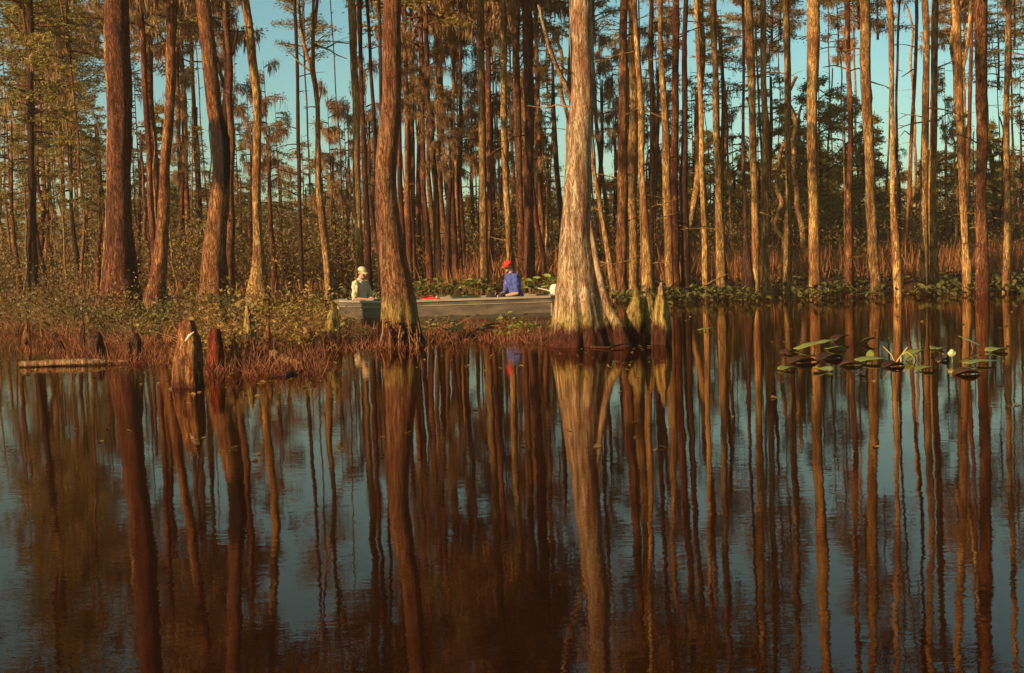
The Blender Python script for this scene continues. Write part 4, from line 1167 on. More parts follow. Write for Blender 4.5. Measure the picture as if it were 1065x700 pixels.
def water_plant(label, px, py, n, size, spread, h, mat, seed):
    random.seed(seed); R.seed(seed)
    g = G(px, py)
    r_ = root("water_plant", (g.x, g.y, 0), label, "water plant", "leafy plants in front of the boat")
    mb = MB()
    pos = [(random.gauss(0, spread), random.gauss(0, spread * .6), 0.03 + random.random() * h) for _ in range(n)]
    broad_leaves(mb, pos, [random.uniform(0, 6.28) for _ in pos], [random.uniform(-0.1, 0.7) for _ in pos], [random.uniform(0.6, 1.1) * size for _ in pos])
    link("leaves", mb.mesh("leaves", [M[mat]]), r_)
    mb = MB()
    for p in pos:
        tube(mb, [(0, 0, -0.15), (p[0] * 0.5, p[1] * 0.5, p[2] * 0.4), p], [0.006, 0.005, 0.004], 4, cap=False)
    link("stalks", mb.mesh("stalks", [M['twig']]), r_)
random.seed(90); R.seed(90)
mb = MB()
fp_, fa_, fs_ = [], [], []
for (x0, x1, y0, y1, n) in ((170, 350, 385, 420, 70), (-10, 180, 345, 400, 90), (340, 700, 352, 385, 120), (700, 1070, 318, 345, 60), (790, 1060, 350, 400, 60), (0, 1065, 380, 480, 45)):
    for i in range(n):
        g = G(random.uniform(x0, x1), random.uniform(y0, y1))
        fp_.append((g.x, g.y, 0.006)); fa_.append(random.uniform(0, 6.28)); fs_.append(random.uniform(0.02, 0.07))
broad_leaves(mb, fp_, fa_, [0.03] * len(fp_), fs_)
tag(link("floating_leaves", mb.mesh("floating_leaves", [M['leaf_brush']])), None, None, kind="stuff")
water_plant("large yellow leaves on the water in front of the middle of the boat", 504, 349, 7, 0.26, 0.09, 0.12, 'pad', 1)
water_plant("round bright green plant in front of the boat's stern", 545, 350, 60, 0.10, 0.11, 0.18, 'plant_green', 2)
water_plant("small green plant left of the large yellow leaves", 474, 352, 14, 0.14, 0.08, 0.14, 'plant_green', 3)
water_plant("small plant between the boat's stern and the massive cypress", 567, 347, 9, 0.16, 0.06, 0.10, 'pad', 4)
water_plant("sprig of green leaves against the boat's side", 523, 340, 12, 0.12, 0.05, 0.22, 'plant_green', 5)
water_plant("leafy plant at the bow of the boat", 361, 350, 26, 0.13, 0.10, 0.30, 'plant_green', 6)
water_plant("green leaves on the water left of the broken stump", 160, 350, 30, 0.14, 0.18, 0.16, 'plant_green', 7)
water_plant("green leaves right behind the lone reddish knee", 331, 346, 30, 0.15, 0.14, 0.40, 'plant_green', 8)
for k, (px, h_, lab) in enumerate(((434, 0.55, "leafy plant standing behind the boat beside the rough cypress"), (456, 0.6, "leafy plant standing behind the boat above the red fuel can"), (474, 0.5, "leafy plant standing behind the middle of the boat"), (496, 0.6, "tallest leafy plant behind the boat, left of the man in the red cap"), (556, 0.55, "leafy plant behind the tiller of the outboard motor"), (574, 0.6, "leafy plant between the outboard motor and the massive cypress"))):
    water_plant(lab, px, 321, 42, 0.22, 0.26, h_ + 0.1, "plant_green", 30 + k)
for k, (px, py, lab) in enumerate(((44, 342, "leafy clump at the water's edge behind the long pale log"), (78, 345, "leafy clump left of the dark stub in the left shallows"), (118, 346, "leafy clump at the foot of the stout dark cypress"), (158, 352, "leafy clump between the stout cypress and the broken stump"), (284, 352, "leafy clump in the brush above the pointed driftwood"), (240, 345, "leafy clump in the brush behind the red stump"))):
    water_plant(lab, px, py, 40, 0.12, 0.22, 0.38, ("plant_green", "leaf_bank", "leaf_brush")[k % 3], 45 + k)
water_plant("low clump of yellow-green leaves against the hull below the man in the red cap", 536, 343, 26, 0.12, 0.16, 0.22, "plant_green", 61)
water_plant("low clump of dull leaves against the hull below the red fuel can", 462, 343, 26, 0.13, 0.18, 0.22, "pad", 62)
water_plant("low leafy plant in front of the boat just right of the rough cypress", 449, 347, 22, 0.12, 0.12, 0.20, "pad", 10)
water_plant("dark green plant under the boat's side between two yellow plants", 524, 352, 18, 0.12, 0.10, 0.14, "plant_green", 11)
water_plant("leafy tuft left of the mossy base of the rough cypress", 380, 356, 18, 0.12, 0.09, 0.16, 'pad', 9)

# ------------------------------------------------------------------ boat
BL = P(358, 316, 27.4); BR = P(572, 308, 27.0)
BY = 27.2
boat_c = Vector(((BL.x + BR.x) / 2, BY, 0))
BLEN = BR.x - BL.x
def boat_mat(name, c1, c2, rust=0.3):
    s = NT(name)
    tc = s.n("ShaderNodeTexCoord")
    a = s.ramp(s.noise(s.mapping(tc.outputs["Object"], (1.6, 2, 7)), 1.0, 6, 0.75), [(0.36, 0.0), (0.62, 1.0)])
    b = s.noise(tc.outputs["Object"], 9.0, 5, 0.7)
    c = s.mix(a, c1, c2)
    c = s.mix(s.math('MULTIPLY', s.ramp(b, [(0.5, 0.0), (0.7, 1.0)]), rust), c, (0.07, 0.025, 0.012))
    s.link(c, s.b.inputs["Base Color"])
    s.b.inputs["Roughness"].default_value = 0.55
    s.bump(b, 0.25, 0.01)
    return s.m
M['hull'] = boat_mat("weathered_hull", (0.045, 0.030, 0.016), (0.145, 0.098, 0.052))
M['rail'] = boat_mat("pale_rail", (0.20, 0.14, 0.08), (0.34, 0.25, 0.15), 0.15)
M['thwart'] = boat_mat("seat_plank", (0.20, 0.12, 0.06), (0.32, 0.2, 0.11))
boat = root("jon_boat", boat_c, "long flat-bottomed weathered boat carrying two seated men", "boat")
N = 30
def sect(t):
    """t 0 bow (left) .. 1 stern (right): half width at top and bottom, floor z, rail z"""
    bow = max(0.0, 1 - t / 0.22)
    wt = 0.66 - 0.14 * bow ** 2 - 0.04 * max(0, t - 0.7) / 0.3
    wb = wt - 0.11
    fz = -0.10 + 0.24 * bow ** 2
    rz = 0.41 + 0.045 * bow - 0.0 * t
    return wt, wb, fz, rz
mb = MB()
V = []
prof_n = None
for i in range(N + 1):
    t = i / N
    wt, wb, fz, rz = sect(t)
    x = (t - 0.5) * BLEN
    prof = [(-wt, rz), (-wt + 0.01, rz - 0.09), (-wt - 0.006 + 0.02, rz - 0.10), (-wt + 0.05, fz + 0.17), (-wt + 0.062, fz + 0.155), (-wb, fz), (0, fz - 0.01), (wb, fz), (wt - 0.062, fz + 0.155), (wt - 0.05, fz + 0.17), (wt + 0.006 - 0.02, rz - 0.10), (wt - 0.01, rz - 0.09), (wt, rz)]
    prof_n = len(prof)
    xo = -0.10 * max(0, 1 - t / 0.05)
    for (yy, zz_) in prof:
        V.append((x + xo * (zz_ - fz) / 0.5, yy, zz_))
Fc = [(i * prof_n + k, (i + 1) * prof_n + k, (i + 1) * prof_n + k + 1, i * prof_n + k + 1) for i in range(N) for k in range(prof_n - 1)]
mb.add(V, Fc)
for i in (0, N):
    ring = V[i * prof_n:(i + 1) * prof_n]
    h = prof_n // 2
    fs = [(k, k + 1, prof_n - 2 - k, prof_n - 1 - k) for k in range(h)]
    mb.add(ring, [f for f in fs if len(set(f)) == 4])
hull = link("hull", mb.mesh("hull", [M['hull']], smooth=False), boat)
sm = hull.modifiers.new("thickness", 'SOLIDIFY'); sm.thickness = 0.014; sm.offset = 0
def boxm(mb, c, s, mi=0, rz=0):
    x, y, z = c; a, b, d = s[0] / 2, s[1] / 2, s[2] / 2
    e = min(a, b, d) * 0.25
    V = []
    for dx, dy, dz_ in ((-1, -1, -1), (1, -1, -1), (1, 1, -1), (-1, 1, -1), (-1, -1, 1), (1, -1, 1), (1, 1, 1), (-1, 1, 1)):
        vx, vy = dx * a, dy * b
        V.append((x + vx * math.cos(rz) - vy * math.sin(rz), y + vx * math.sin(rz) + vy * math.cos(rz), z + dz_ * d))
    mb.add(V, [(0, 3, 2, 1), (4, 5, 6, 7), (0, 1, 5, 4), (1, 2, 6, 5), (2, 3, 7, 6), (3, 0, 4, 7)], mi)
for sgn in (-1, 1):
    mb = MB()
    pts = []
    for i in range(N + 1):
        wt, wb, fz, rz = sect(i / N)
        pts.append(((i / N - 0.5) * BLEN, sgn * (wt + 0.008), rz + 0.008))
    for k in range(N):
        a, b = pts[k], pts[k + 1]
        w, h = 0.028, 0.028
        mb.add([(a[0], a[1] - w, a[2] - h), (b[0], b[1] - w, b[2] - h), (b[0], b[1] + w, b[2] - h), (a[0], a[1] + w, a[2] - h),
                (a[0], a[1] - w, a[2] + h * .6), (b[0], b[1] - w, b[2] + h * .6), (b[0], b[1] + w, b[2] + h * .6), (a[0], a[1] + w, a[2] + h * .6)],
               [(0, 3, 2, 1), (4, 5, 6, 7), (0, 1, 5, 4), (2, 3, 7, 6)] + ([(3, 0, 4, 7)] if k == 0 else []) + ([(1, 2, 6, 5)] if k == N - 1 else []))
    link("gunwale", mb.mesh("gunwale", [M['rail']], smooth=False), boat)
    mb = MB()
    for i in range(N):
        wt, wb, fz, rz = sect(i / N); wt2, _, fz2, rz2 = sect((i + 1) / N)
        x0, x1 = (i / N - 0.5) * BLEN, ((i + 1) / N - 0.5) * BLEN
        tube(mb, [(x0, sgn * (wt + 0.002), rz - 0.105), (x1, sgn * (wt2 + 0.002), rz2 - 0.105)], [0.009, 0.009], 6, cap=False)
    link("rub_strip", mb.mesh("rub_strip", [M['rail']]), boat)
for t in (0.13, 0.5, 0.84):
    wt, wb, fz, rz = sect(t)
    mb = MB(); boxm(mb, ((t - 0.5) * BLEN, 0, rz - 0.15), (0.28, 2 * wt - 0.07, 0.03))
    link("thwart", mb.mesh("thwart", [M['thwart']], smooth=False), boat)
wt, wb, fz, rz = sect(0)
mb = MB(); boxm(mb, (-0.5 * BLEN + 0.0, 0, rz + 0.0), (0.30, 2 * wt + 0.03, 0.035))
link("bow_deck", mb.mesh("bow_deck", [M['rail']], smooth=False), boat)
wt, wb, fz, rz = sect(1)
mb = MB(); boxm(mb, (0.5 * BLEN + 0.012, 0, rz - 0.19), (0.035, 2 * wt - 0.03, 0.42))
link("transom", mb.mesh("transom", [M['thwart']], smooth=False), boat)
for t in (0.27, 0.4, 0.62, 0.74):
    wt, wb, fz, rz = sect(t)
    for sgn in (-1, 1):
        mb = MB()
        x = (t - 0.5) * BLEN
        tube(mb, [(x, sgn * (wt - 0.025), rz - 0.02), (x, sgn * (wt - 0.075), fz + 0.15), (x, sgn * (wb - 0.02), fz + 0.02)], [0.016] * 3, 6)
        link("rib", mb.mesh("rib", [M['thwart']]), boat)

mb = MB()
for sgn in (-1,):
    V = []
    for i in range(N + 1):
        wt, wb, fz, rz = sect(i / N)
        x = (i / N - 0.5) * BLEN
        zt = 0.085 + 0.02 * mn.noise(Vector((x * 3, 0, 0)))
        V += [(x, sgn * (wt - 0.052 + 0.012), -0.02), (x, sgn * (wt - 0.045 + 0.012), zt)]
    mb.add(V, [(2 * i, 2 * i + 2, 2 * i + 3, 2 * i + 1) for i in range(N)])
M['scum'] = plain("waterline_scum", (0.045, 0.03, 0.012), 0.8, 0.5, 14)
link("waterline_stain", mb.mesh("waterline_stain", [M['scum']]), boat)
# outboard motor on the transom
M['cowl'] = plain("cream_enamel", (0.62, 0.52, 0.34), 0.35, 0.08, 12, 0.03)
M['steel'] = plain("grey_metal", (0.35, 0.30, 0.24), 0.4, 0.15, 30, 0.05, metal=0.6)
M['rubber'] = plain("black_rubber", (0.02, 0.018, 0.016), 0.7, 0.2)
mo = root("outboard_motor", boat_c + Vector((BLEN / 2 + 0.06, 0.0, 0.4)), "small cream outboard motor with a tiller clamped to the stern", "outboard motor")
mb = MB()
prof = [(-0.10, 0.115, 0.09), (-0.07, 0.135, 0.105), (0.0, 0.15, 0.115), (0.07, 0.14, 0.11), (0.115, 0.11, 0.09), (0.13, 0.06, 0.05)]
V = []
sg = 20
for z, a, b in prof:
    for k in range(sg):
        th = 2 * math.pi * k / sg
        c_, s_ = math.cos(th), math.sin(th)
        V.append((0.09 + a * math.copysign(abs(c_) ** 0.6, c_), b * math.copysign(abs(s_) ** 0.6, s_), z + 0.12))
Fc = [(i * sg + k, i * sg + (k + 1) % sg, (i + 1) * sg + (k + 1) % sg, (i + 1) * sg + k) for i in range(len(prof) - 1) for k in range(sg)]
mb.add(V, Fc)
mb.add(V[-sg:] + [(0.09, 0, 0.255)], [(sg, k, (k + 1) % sg) for k in range(sg)])
mb.add(V[:sg] + [(0.09, 0, 0.02)], [(sg, (k + 1) % sg, k) for k in range(sg)])
link("cowl", mb.mesh("cowl", [M['cowl']]), mo)
mb = MB(); tube(mb, [(0.08, 0, 0.02), (0.08, 0, -0.3), (0.08, 0, -0.62)], [0.05, 0.04, 0.035], 12, flat=0.6)
tube(mb, [(0.0, 0, -0.62), (0.08, 0, -0.64), (0.22, 0, -0.64)], [0.012, 0.04, 0.025], 12)
boxm(mb, (0.12, 0, -0.52), (0.2, 0.10, 0.012))
link("shaft", mb.mesh("shaft", [M['steel']]), mo)
mb = MB(); boxm(mb, (-0.0, 0, -0.02), (0.05, 0.18, 0.14)); boxm(mb, (-0.075, 0.05, -0.06), (0.02, 0.04, 0.12)); boxm(mb, (-0.075, -0.05, -0.06), (0.02, 0.04, 0.12)); boxm(mb, (-0.04, 0, 0.03), (0.09, 0.14, 0.02))
link("clamp", mb.mesh("clamp", [M['steel']], smooth=False), mo)
mb = MB(); tube(mb, [(-0.03, -0.03, 0.10), (-0.2, -0.05, 0.15), (-0.40, -0.07, 0.20)], [0.017, 0.015, 0.014], 10)
tl_ = link("tiller", mb.mesh("tiller", [M['cowl']]), mo)
mb = MB(); tube(mb, [(-0.38, -0.068, 0.195), (-0.50, -0.08, 0.225)], [0.021, 0.02], 10)
link("grip", mb.mesh("grip", [M['rubber']]), tl_)

# red gear box and dark bag in the boat
M['red'] = plain("red_paint", (0.62, 0.035, 0.015), 0.4, 0.1)
M['darkbag'] = plain("dark_cloth", (0.018, 0.012, 0.012), 0.9, 0.3)
gx_ = P(448, 311, BY).x
rc = root("fuel_can", Vector((gx_, BY - 0.15, 0.02)), "low red fuel can lying in the middle of the boat", "fuel can")
mb = MB()
V = []
for z, s_ in ((0.0, 0.93), (0.02, 1.0), (0.36, 1.0), (0.40, 0.93), (0.43, 0.8)):
    for k in range(24):
        th = 2 * math.pi * k / 24
        c_, q_ = math.cos(th), math.sin(th)
        V.append((0.23 * s_ * math.copysign(abs(c_) ** 0.4, c_), 0.15 * s_ * math.copysign(abs(q_) ** 0.4, q_), z))
mb.add(V, [(i * 24 + k, i * 24 + (k + 1) % 24, (i + 1) * 24 + (k + 1) % 24, (i + 1) * 24 + k) for i in range(4) for k in range(24)])
mb.add(V[-24:] + [(0, 0, 0.435)], [(24, k, (k + 1) % 24) for k in range(24)])
mb.add(V[:24] + [(0, 0, 0.0)], [(24, (k + 1) % 24, k) for k in range(24)])
link("body", mb.mesh("can_body", [M['red']]), rc)
mb = MB(); tube(mb, [(-0.10, 0, 0.42), (-0.09, 0, 0.47), (0.05, 0, 0.475), (0.06, 0, 0.42)], [0.011] * 4, 8)
link("handle", mb.mesh("can_handle", [M['red']]), rc)
mb = MB(); tube(mb, [(0.14, 0, 0.42), (0.14, 0, 0.46)], [0.03, 0.028], 12)
link("cap", mb.mesh("can_cap", [M['steel']]), rc)

FILL_HAZE = 0.0005  # thin warm air volume added to lighten the dark gaps in the wood
if FILL_HAZE:
    hm = bpy.data.materials.new("fill_haze_air"); hm.use_nodes = True
    ht = hm.node_tree; ht.nodes.clear()
    pv = ht.nodes.new("ShaderNodeVolumePrincipled")
    pv.inputs["Color"].default_value = (0.95, 0.70, 0.46, 1)
    pv.inputs["Density"].default_value = FILL_HAZE
    pv.inputs["Anisotropy"].default_value = 0.0
    oo = ht.nodes.new("ShaderNodeOutputMaterial")
    ht.links.new(pv.outputs[0], oo.inputs["Volume"])
    mb = MB(); boxm(mb, (0, 600, 12), (1860, 1860, 28.0))
    tag(link("fill_haze", mb.mesh("fill_haze", [hm], smooth=False)), None, None, kind="stuff")

# ------------------------------------------------------------------ people
def remeshed(mb, name, mats, voxel, smooth_it=3, disp=0.0):
    me = mb.mesh(name + "_raw", mats)
    o = bpy.data.objects.new(name + "_raw", me)
    COL.objects.link(o)
    md = o.modifiers.new("r", 'REMESH'); md.mode = 'VOXEL'; md.voxel_size = voxel; md.use_smooth_shade = True
    s2 = o.modifiers.new("s", 'SMOOTH'); s2.iterations = smooth_it; s2.factor = 0.5
    dg = bpy.context.evaluated_depsgraph_get()
    new = bpy.data.meshes.new_from_object(o.evaluated_get(dg))
    new.name = name
    if disp:
        nrm = [v.normal.copy() for v in new.vertices]
        for v, n_ in zip(new.vertices, nrm):
            v.co += n_ * disp * (mn.noise(v.co * 14) + 0.6 * mn.noise(Vector((v.co.x * 30, v.co.y * 30, v.co.z * 8))))
    new.materials.clear()
    for mt_ in mats:
        new.materials.append(mt_)
    bpy.data.objects.remove(o); bpy.data.meshes.remove(me)
    return new

def limb(mb, pts, rad, seg=14, flat=1.0, ref=None):
    fp, fr = [], []
    for k in range(len(pts) - 1):
        for q in range(4):
            t = q / 4
            fp.append(Vector(pts[k]).lerp(Vector(pts[k + 1]), t)); fr.append(rad[k] * (1 - t) + rad[k + 1] * t)
    fp.append(Vector(pts[-1])); fr.append(rad[-1])
    tube(mb, fp, fr, seg, flat=flat, ref=ref)
    for p, r in zip(pts, rad):
        if flat == 1.0:
            ellipsoid(mb, p, (r, r, r), 12, 8)

def hand(mb, wrist, fdir, pdir, side, curl=0.9, s=1.0):
    """palm along fdir, palm facing pdir; side = thumb direction"""
    w = Vector(wrist); f = Vector(fdir).normalized(); p = Vector(pdir).normalized(); t = Vector(side).normalized()
    pc = w + f * 0.045 * s
    rot = Matrix((f, t, p)).transposed()
    ellipsoid(mb, pc, (0.052 * s, 0.043 * s, 0.017 * s), 14, 10, rot=rot)
    for k, (off, L) in enumerate(((0.030, 0.068), (0.010, 0.076), (-0.010, 0.070), (-0.029, 0.055))):
        a = w + f * 0.085 * s + t * off * s
        pts = [w + f * 0.05 * s + t * off * s * 0.8, a]
        ang = 0.0
        d = f
        for q, fr_ in enumerate((0.42, 0.32, 0.26)):
            ang += curl * (0.75 if q else 0.5)
            d = f * math.cos(ang) + p * math.sin(ang)
            pts.append(pts[-1] + d * L * fr_ * s)
        limb(mb, pts, [0.010 * s, 0.0095 * s, 0.009 * s, 0.0085 * s, 0.0075 * s], 8)
    a = w + f * 0.02 * s + t * 0.028 * s
    pts = [a, a + (t * 0.7 + f * 0.7) * 0.035 * s, a + (t * 0.55 + f * 0.9 + p * 0.5) * 0.06 * s, a + (t * 0.3 + f * 1.1 + p * 1.0) * 0.068 * s]
    limb(mb, pts, [0.013 * s, 0.012 * s, 0.010 * s, 0.008 * s], 8)

M['skin'] = plain("skin", (0.48, 0.22, 0.12), 0.55, 0.08, 8, 0.0)
M['cream'] = plain("cream_cloth", (0.50, 0.39, 0.21), 0.85, 0.10, 25, 0.15)
M['blue'] = plain("blue_cloth", (0.05, 0.06, 0.20), 0.85, 0.15, 25, 0.15)
M['redcap'] = plain("red_cap_cloth", (0.66, 0.028, 0.02), 0.75, 0.1, 30, 0.1)
M['grey'] = plain("grey_trouser_cloth", (0.20, 0.16, 0.11), 0.9, 0.15, 25, 0.2)
M['darktr'] = plain("dark_trouser_cloth", (0.022, 0.016, 0.018), 0.9, 0.3, 25, 0.2)
M['hair'] = plain("brown_hair", (0.05, 0.025, 0.012), 0.8, 0.3, 60, 0.4)
M['eye'] = plain("eye_dark", (0.02, 0.012, 0.01), 0.3, 0.1, 10, 0.0)
M['lip'] = plain("lip", (0.33, 0.10, 0.07), 0.5, 0.1, 10, 0.0)

def person(loc, rz, label, pose, shirt, trousers, cap, capstyle):
    """local frame: the seat surface at z=0, the person faces +x, y to their left"""
    r = root("person", loc, label, "person")
    r.rotation_euler = (0, 0, rz)
    lean = pose['lean']; hy = pose['headyaw']; nod = pose['nod']
    hip = Vector((0, 0, 0.10))
    chest = hip + Vector((lean * 0.30, 0, 0.30)); neck = hip + Vector((lean * 0.50, 0, 0.475))
    headc = neck + Vector((0.035 + lean * 0.12, 0, 0.155))
    Rz = Matrix.Rotation(hy, 3, 'Z') @ Matrix.Rotation(nod, 3, 'Y')
    def H(v):
        return headc + Rz @ Vector(v)
    body = MB()
    def torso(mb, k=0.0):
        rings = [(hip + Vector((-0.01, 0, -0.09)), 0.12, 0.165), (hip, 0.12, 0.17), (hip.lerp(chest, 0.5), 0.108, 0.150), (chest, 0.120, 0.170), (chest.lerp(neck, 0.55), 0.112, 0.185), (chest.lerp(neck, 0.85), 0.085, 0.150), (neck + Vector((0, 0, 0.0)), 0.058, 0.075)]
        V = []
        fine = []
        for a in range(len(rings) - 1):
            for q in range(4):
                t = q / 4
                fine.append((rings[a][0].lerp(rings[a + 1][0], t), rings[a][1] * (1 - t) + rings[a + 1][1] * t, rings[a][2] * (1 - t) + rings[a + 1][2] * t))
        fine.append(rings[-1])
        for c, a, b in fine:
            for q in range(24):
                th = 2 * math.pi * q / 24
                V.append((c.x + (a + k) * math.cos(th), c.y + (b + k) * math.sin(th), c.z))
        n = len(fine)
        mb.add(V, [(i * 24 + q, i * 24 + (q + 1) % 24, (i + 1) * 24 + (q + 1) % 24, (i + 1) * 24 + q) for i in range(n - 1) for q in range(24)])
        mb.add(V[-24:] + [tuple(fine[-1][0])], [(24, q, (q + 1) % 24) for q in range(24)])
        mb.add(V[:24] + [tuple(fine[0][0])], [(24, (q + 1) % 24, q) for q in range(24)])
    torso(body)
    limb(body, [neck - Vector((0, 0, 0.06)), neck + Vector((0.008, 0, 0.04)), headc + Vector((-0.01, 0, -0.05))], [0.062, 0.054, 0.054])
    ellipsoid(body, headc + Rz @ Vector((-0.008, 0, 0.022)), (0.094, 0.076, 0.098), 24, 16, rot=Rz)
    ellipsoid(body, H((0.022, 0, -0.045)), (0.062, 0.056, 0.066), 20, 14, rot=Rz)           # jaw
    ellipsoid(body, H((0.060, 0, -0.088)), (0.022, 0.026, 0.019), 12, 8, rot=Rz)             # chin
    limb(body, [H((0.086, 0, 0.010)), H((0.100, 0, -0.014)), H((0.106, 0, -0.026))], [0.010, 0.013, 0.015], 8)
    for sgn in (-1, 1):
        ellipsoid(body, H((0.074, sgn * 0.030, 0.026)), (0.014, 0.024, 0.009), 10, 8, rot=Rz)
        ellipsoid(body, H((-0.008, sgn * 0.078, -0.006)), (0.020, 0.010, 0.032), 10, 8, rot=Rz)
        ellipsoid(body, H((0.055, sgn * 0.040, -0.022)), (0.026, 0.022, 0.024), 10, 8, rot=Rz)
    arms = {}
    for sgn, key in ((1, 'L'), (-1, 'R')):
        sh = chest.lerp(neck, 0.62) + Vector((0, sgn * 0.185, 0.0))
        el, wr = Vector(pose['elbow' + key]), Vector(pose['wrist' + key])
        arms[key] = (sh, el, wr)
        limb(body, [sh, sh.lerp(el, 0.5), el], [0.056, 0.048, 0.041])
        limb(body, [el, el.lerp(wr, 0.35), wr], [0.041, 0.040, 0.027])
        f = (wr - el).normalized()
        hand(body, wr, pose.get('fdir' + key, f), pose['palm' + key], pose['thumb' + key], pose.get('curl', 0.8))
        # legs
        hp = hip + Vector((0.02, sgn * 0.09, -0.03)); kn = Vector(pose['knee' + key]); an = Vector(pose['ankle' + key])
        arms['leg' + key] = (hp, kn, an)
        limb(body, [hp, hp.lerp(kn, 0.5), kn], [0.088, 0.074, 0.056])
        limb(body, [kn, kn.lerp(an, 0.35), an], [0.056, 0.052, 0.036])
        limb(body, [an + Vector((-0.03, 0, -0.03)), an + Vector((0.07, 0, -0.045)), an + Vector((0.16, 0, -0.055))], [0.038, 0.036, 0.026])
    me = remeshed(body, "body", [M['skin']], 0.0065, 2)
    link("body", me, r)
    # shirt with short sleeves
    sb = MB()
    torso(sb, 0.018)
    for key in ('L', 'R'):
        sh, el, wr = arms[key]
        limb(sb, [sh, sh.lerp(el, 0.5), sh.lerp(el, 0.82)], [0.074, 0.068, 0.066])
    link("shirt", remeshed(sb, "shirt", [shirt], 0.009, 3, 0.020), r)
    for sgn in (-1, 1):
        cb = MB()
        limb(cb, [neck + Vector((-0.05, sgn * 0.045, 0.025)), neck + Vector((0.01, sgn * 0.066, 0.018)), neck + Vector((0.07, sgn * 0.03, -0.015))], [0.016, 0.016, 0.012], 8)
        link("collar", cb.mesh("collar", [shirt]), r)
    tb = MB()
    V = []
    ellipsoid(tb, hip + Vector((0, 0, -0.01)), (0.14, 0.185, 0.10), 20, 12)
    for key in ('L', 'R'):
        hp, kn, an = arms['leg' + key]
        limb(tb, [hp, hp.lerp(kn, 0.5), kn], [0.10, 0.088, 0.074])
        limb(tb, [kn, kn.lerp(an, 0.5), kn.lerp(an, 0.97)], [0.074, 0.066, 0.060])
    link("trousers", remeshed(tb, "trousers", [trousers], 0.009, 3, 0.007), r)
    for key in ('L', 'R'):
        an = arms['leg' + key][2]
        fb = MB()
        limb(fb, [an + Vector((-0.035, 0, -0.035)), an + Vector((0.07, 0, -0.045)), an + Vector((0.17, 0, -0.055))], [0.048, 0.046, 0.036])
        limb(fb, [an + Vector((0, 0, 0.06)), an], [0.05, 0.048])
        link("boot", fb.mesh("boot", [M['rubber']]), r)
    # face
    for sgn in (-1, 1):
        eb = MB(); ellipsoid(eb, H((0.082, sgn * 0.030, 0.006)), (0.008, 0.011, 0.006), 10, 8, rot=Rz)
        link("eye", eb.mesh("eye", [M['eye']]), r)
    eb = MB(); ellipsoid(eb, H((0.084, 0, -0.052)), (0.008, 0.022, 0.006), 12, 8, rot=Rz)
    link("mouth", eb.mesh("mouth", [M['lip']]), r)
    # hair below the cap
    hb = MB()
    ellipsoid(hb, headc + Rz @ Vector((-0.022, 0, 0.020)), (0.092, 0.082, 0.092), 24, 16, rot=Rz)
    hm = hb.mesh("hair", [M['hair']])
    link("hair", hm, r)
    # cap
    cb = MB()
    V, Fc = [], []
    sg, rg = 28, 8
    for i in range(rg + 1):
        ph = (math.pi / 2) * i / rg
        for q in range(sg):
            th = 2 * math.pi * q / sg
            zt = 0.085 if capstyle == 'ball' else 0.098
            v = Vector((0.106 * math.sin(ph) * math.cos(th) - 0.008, 0.091 * math.sin(ph) * math.sin(th), 0.040 + zt * math.cos(ph)))
            V.append(tuple(H(v)))
    Fc = [(i * sg + q, (i + 1) * sg + q, (i + 1) * sg + (q + 1) % sg, i * sg + (q + 1) % sg) for i in range(rg) for q in range(sg)]
    cb.add(V, Fc)
    co = link("cap", cb.mesh("cap", [cap]), r)
    sd = co.modifiers.new("t", 'SOLIDIFY'); sd.thickness = 0.008
    cb = MB()
    V = []
    for q in range(17):
        th = -1.15 + 2.3 * q / 16
        if capstyle == 'round':
            th = math.pi * 2 * q / 16
        a = (0.100 * math.cos(th) - 0.008, 0.087 * math.sin(th), 0.042)
        ext = 0.085 * max(0, math.cos(th * 1.2)) if capstyle == 'ball' else 0.045
        b = (a[0] + math.cos(th) * ext, a[1] + math.sin(th) * ext * 0.6, 0.042 - 0.018 - (0.01 if capstyle == 'ball' else 0.012))
        V.append(tuple(H(a))); V.append(tuple(H(b)))
    cb.add(V, [(2 * q, 2 * q + 1, 2 * q + 3, 2 * q + 2) for q in range(16)])
    bo = link("brim", cb.mesh("brim", [cap]), r)
    sd = bo.modifiers.new("t", 'SOLIDIFY'); sd.thickness = 0.006
    return r

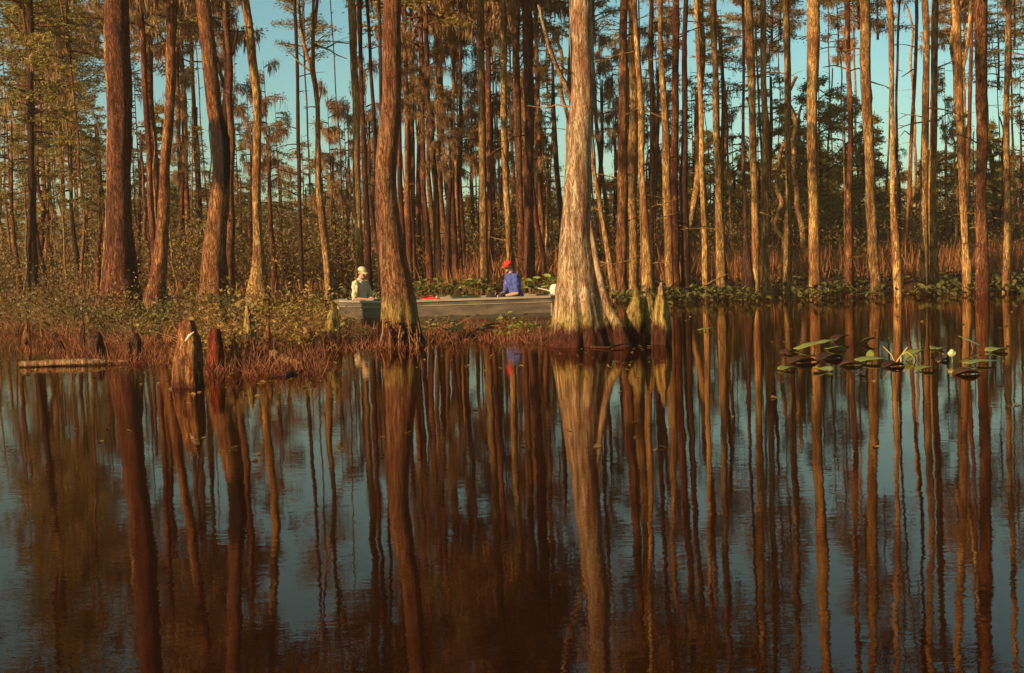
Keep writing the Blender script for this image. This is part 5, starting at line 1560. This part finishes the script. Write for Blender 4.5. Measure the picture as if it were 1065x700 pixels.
seat_z = sect(0.13)[3] - 0.135
m1x = P(374, 300, BY).x
person((m1x, BY - 0.12, seat_z), -0.45, "seated man in a cream cap and cream short-sleeved shirt near the bow", dict(
    lean=0.10, headyaw=-0.25, nod=0.28,
    elbowL=(0.12, 0.26, 0.20), wristL=(0.32, 0.10, 0.16), palmL=(0.2, -0.6, -0.6), thumbL=(0.2, -0.3, 1), fdirL=(0.8, -0.55, 0.05),
    elbowR=(0.06, -0.27, 0.19), wristR=(0.29, -0.13, 0.17), palmR=(0.2, 0.6, -0.6), thumbR=(0.2, 0.3, 1), fdirR=(0.9, 0.4, 0.05),
    kneeL=(0.43, 0.16, 0.10), ankleL=(0.46, 0.14, -0.22), kneeR=(0.43, -0.12, 0.13), ankleR=(0.50, -0.10, -0.22)), M['cream'], M['grey'], M['cream'], 'ball')
m2x = P(537, 300, BY).x
person((m2x, BY - 0.10, seat_z + 0.03), math.pi + 0.45, "seated man in a red cap and blue short-sleeved shirt near the stern", dict(
    lean=0.22, headyaw=0.30, nod=0.18,
    elbowL=(0.12, 0.28, 0.17), wristL=(0.36, 0.16, 0.12), palmL=(0.1, -0.5, -0.7), thumbL=(0.2, -0.3, 1), fdirL=(0.9, -0.4, 0.05),
    elbowR=(0.14, -0.26, 0.17), wristR=(0.38, -0.10, 0.14), palmR=(0.1, 0.5, -0.7), thumbR=(0.2, 0.3, 1), fdirR=(0.9, 0.3, 0.05),
    kneeL=(0.42, 0.14, 0.10), ankleL=(0.46, 0.12, -0.24), kneeR=(0.42, -0.12, 0.10), ankleR=(0.48, -0.10, -0.24)), M['blue'], M['darktr'], M['redcap'], 'ball')
# small tackle held by the first man and a dark bag at the second man's feet
mb = MB()
bx_ = P(516, 308, BY)
V = []
for z, s_ in ((0.0, 0.9), (0.05, 1.05), (0.2, 1.0), (0.32, 0.85), (0.40, 0.55), (0.43, 0.3)):
    for k in range(20):
        th = 2 * math.pi * k / 20
        rr = 1 + 0.12 * mn.noise(Vector((math.cos(th), math.sin(th), z * 5)))
        V.append((0.17 * s_ * rr * math.cos(th), 0.14 * s_ * rr * math.sin(th), z))
mb.add(V, [(i * 20 + k, i * 20 + (k + 1) % 20, (i + 1) * 20 + (k + 1) % 20, (i + 1) * 20 + k) for i in range(5) for k in range(20)])
mb.add(V[-20:] + [(0, 0, 0.435)], [(20, k, (k + 1) % 20) for k in range(20)])
mb.add(V[:20] + [(0, 0, 0.0)], [(20, (k + 1) % 20, k) for k in range(20)])
bg_ = tag(link("dark_bag", mb.mesh("dark_bag", [M['darkbag']]), None, (bx_.x - 0.08, BY - 0.22, 0.10)), "slumped dark bag in the boat in front of the man in the red cap", "bag")
